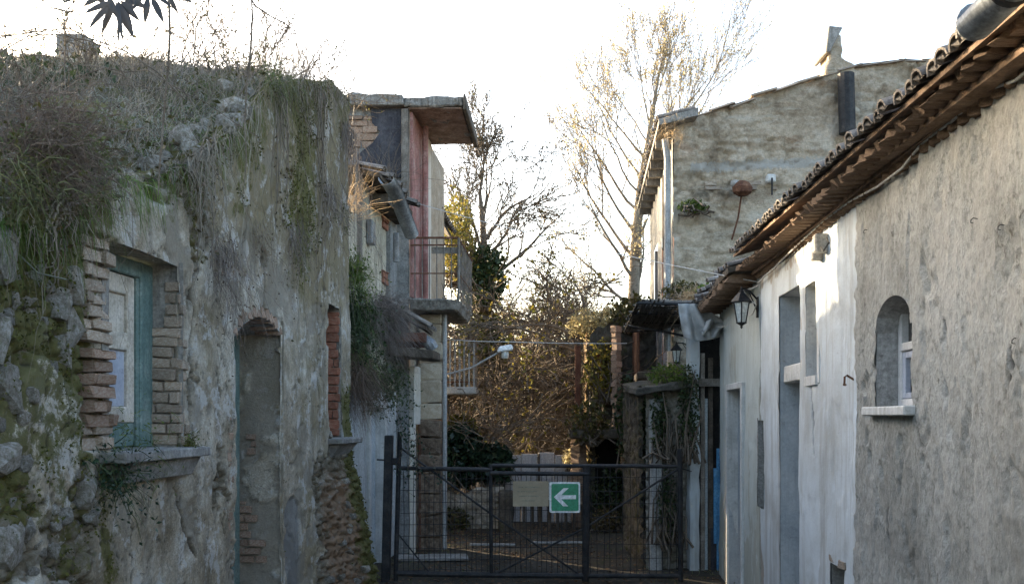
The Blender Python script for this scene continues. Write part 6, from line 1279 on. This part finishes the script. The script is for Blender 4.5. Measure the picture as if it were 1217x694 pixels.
# scrub closing the view
n = 4500; C = np.stack([rt.uniform(-7, 9, n), rt.uniform(21, 31, n), np.zeros(n)], -1); C[:, 2] = rt.random(n) ** .8 * (2.7 + 1.6 * (fbm(C[:, 0] * .7, C[:, 1] * .4, 151) - .3))
P = np.stack([rt.uniform(-7, 9, 14000), rt.uniform(20.5, 30, 14000), np.full(14000, -.05)], -1); D = nrm(rt.normal(size=(14000, 3)) * .5 + np.array([0, 0, 1.2]))
veg('far_thicket', join(leaves(C, .11, .6, rt), ribbons(P, D, rt.uniform(1.2, 4.3, 14000), .018, .06, 5, .09, rt)), M['scrub'], None, 'stuff')
n = 9000; C = np.stack([rt.uniform(-30, 40, n), rt.uniform(45, 60, n), np.zeros(n)], -1); C[:, 2] = rt.random(n) * (4.5 + 3 * (fbm(C[:, 0] * .25, C[:, 1] * .1, 152) - .3)); veg('distant_woods', leaves(C, .75, .7, rt), M['olive'], None, 'stuff')
# leaf litter
n = 9000; C = np.stack([rt.uniform(-1.4, 2.2, n), rt.uniform(8.6, 19, n), np.zeros(n)], -1); C[:, 2] = ground_z(C[:, 0], C[:, 1]) + .008; k = fbm(C[:, 0] * 1.6, C[:, 1] * 1.6, 161) > rt.uniform(.3, .65, n); C = C[k]; V, Q = leaves(C, .05, .7, rt); V = V.reshape(-1, 4, 3); V[..., 2] = C[:, None, 2] + (V[..., 2] - C[:, None, 2]) * .3; veg('fallen_leaves', (V.reshape(-1, 3), Q), M['rustleaf'], None, 'stuff')
n = 2600; P = np.stack([rt.uniform(-1.5, 2.3, n), rt.uniform(9.0, 16, n), np.zeros(n)], -1); k = (np.abs(P[:, 0] - .4) > rt.uniform(.4, 2.0, n)); P = P[k]; P[:, 2] = ground_z(P[:, 0], P[:, 1]); D = sphere_dirs(len(P), rt); D[:, 2] = np.abs(D[:, 2]) + .5; veg('verge_grass', ribbons(P, nrm(D), rt.uniform(.05, .16, len(P)), .008, .8, 3, .04, rt), M['grass'], None, 'stuff')
# more undergrowth: woody creepers over the ruin, weeds along the lane
for k, (px0, py0, px1, py1, lab) in enumerate(((245, 150, 232, 330, 'woody creeper stem trailing down right of the teal window'), (330, 110, 318, 300, 'woody creeper stem trailing down above the arched doorway'), (375, 105, 372, 330, 'woody creeper stem trailing down above the brick window'), (70, 215, 40, 370, 'woody creeper stems over the mossy stones at the left edge'))):
    ua, za = LW.uz(px0, py0); ub, zb = LW.uz(px1, py1); L_ = []; C_ = []
    for q in range(9):
        t = np.linspace(0, 1, 16); e = r1.uniform(.4, 1.15); u_ = ua + (ub - ua) * t * e + np.cumsum(r1.normal(0, .014, 16)) + r1.normal(0, .06); z_ = np.minimum(za + (zb - za) * t * e, ztop(u_) + .02) + np.cumsum(r1.normal(0, .012, 16))
        P = LW.arr(u_, z_, .03 + np.abs(np.cumsum(r1.normal(0, .008, 16)))); L_.append((P, np.linspace(.0055, .0018, 16) * r1.uniform(.6, 1.2))); C_.append(P[r1.integers(2, 16, 7)] + r1.normal(0, .022, (7, 3)))
    T = thing('woody_creeper', tuple(L_[0][0][0]), lab, 'creeper'); vobj('stems', *polytubes(L_, 4), M['stem'], T); vobj('foliage', *leaves(np.concatenate(C_), .028, .6, r1, .5), M['scrub'], T)
bush('mound_weeds', tuple(mound_pt(np.array([4.9]), np.array([.55]))[0]), (.28, .35, .09), 900, .03, M['grass'], 'low green weeds on the rubble bank above the teal window', 'weed', 30, 61)
bush('mound_weeds', tuple(mound_pt(np.array([4.35]), np.array([.35]))[0]), (.22, .25, .10), 900, .03, M['green'], 'fresh green weeds on the wall head right of the brown shrub', 'weed', 30, 62)
bush('mound_ivy', tuple(mound_pt(np.array([4.6]), np.array([1.5]))[0]), (.5, .9, .14), 1800, .04, M['olive'], 'dark ivy carpet near the chimney stub on the bank', 'ivy', 40, 63)
bush('mound_weeds', tuple(mound_pt(np.array([6.9]), np.array([.4]))[0]), (.35, .5, .16), 1500, .026, M['olive'], 'scrubby weeds on the wall head beyond the arched doorway', 'weed', 60, 64)
bush('lane_weeds', (-.95, 13.95, .10), (.35, .2, .2), 700, .07, M['olive'], 'dark weeds growing at the foot of the rubble wall', 'weed', 60, 65)
bush('lane_weeds', (1.35, 13.6, .12), (.25, .3, .2), 500, .06, M['scrub'], 'brown weeds at the foot of the ochre ruin', 'weed', 60, 66)
bush('fence_creeper', (-.05, 15.15, .75), (.28, .12, .4), 600, .06, M['olive'], 'dark creeper over the left end of the panel fence', 'creeper', 30, 68)
bush('outbuilding_creeper', gp(792, 600, 10.28), (.13, .10, .45), 700, .04, M['ivy'], 'dark creeper covering the lower stone front of the outbuilding', 'creeper', 40, 71)
bush('ruin_creeper', gp(735, 590, 14.2), (.40, .2, .50), 1800, .07, M['ivy'], 'dark creeper filling the doorway front of the ochre ruin', 'creeper', 60, 72)
bush('ruin_creeper', gp(700, 500, 14.0), (.35, .3, .35), 700, .07, M['olive'], 'olive creeper spilling over the balcony ledge of the ochre ruin', 'creeper', 60, 73)
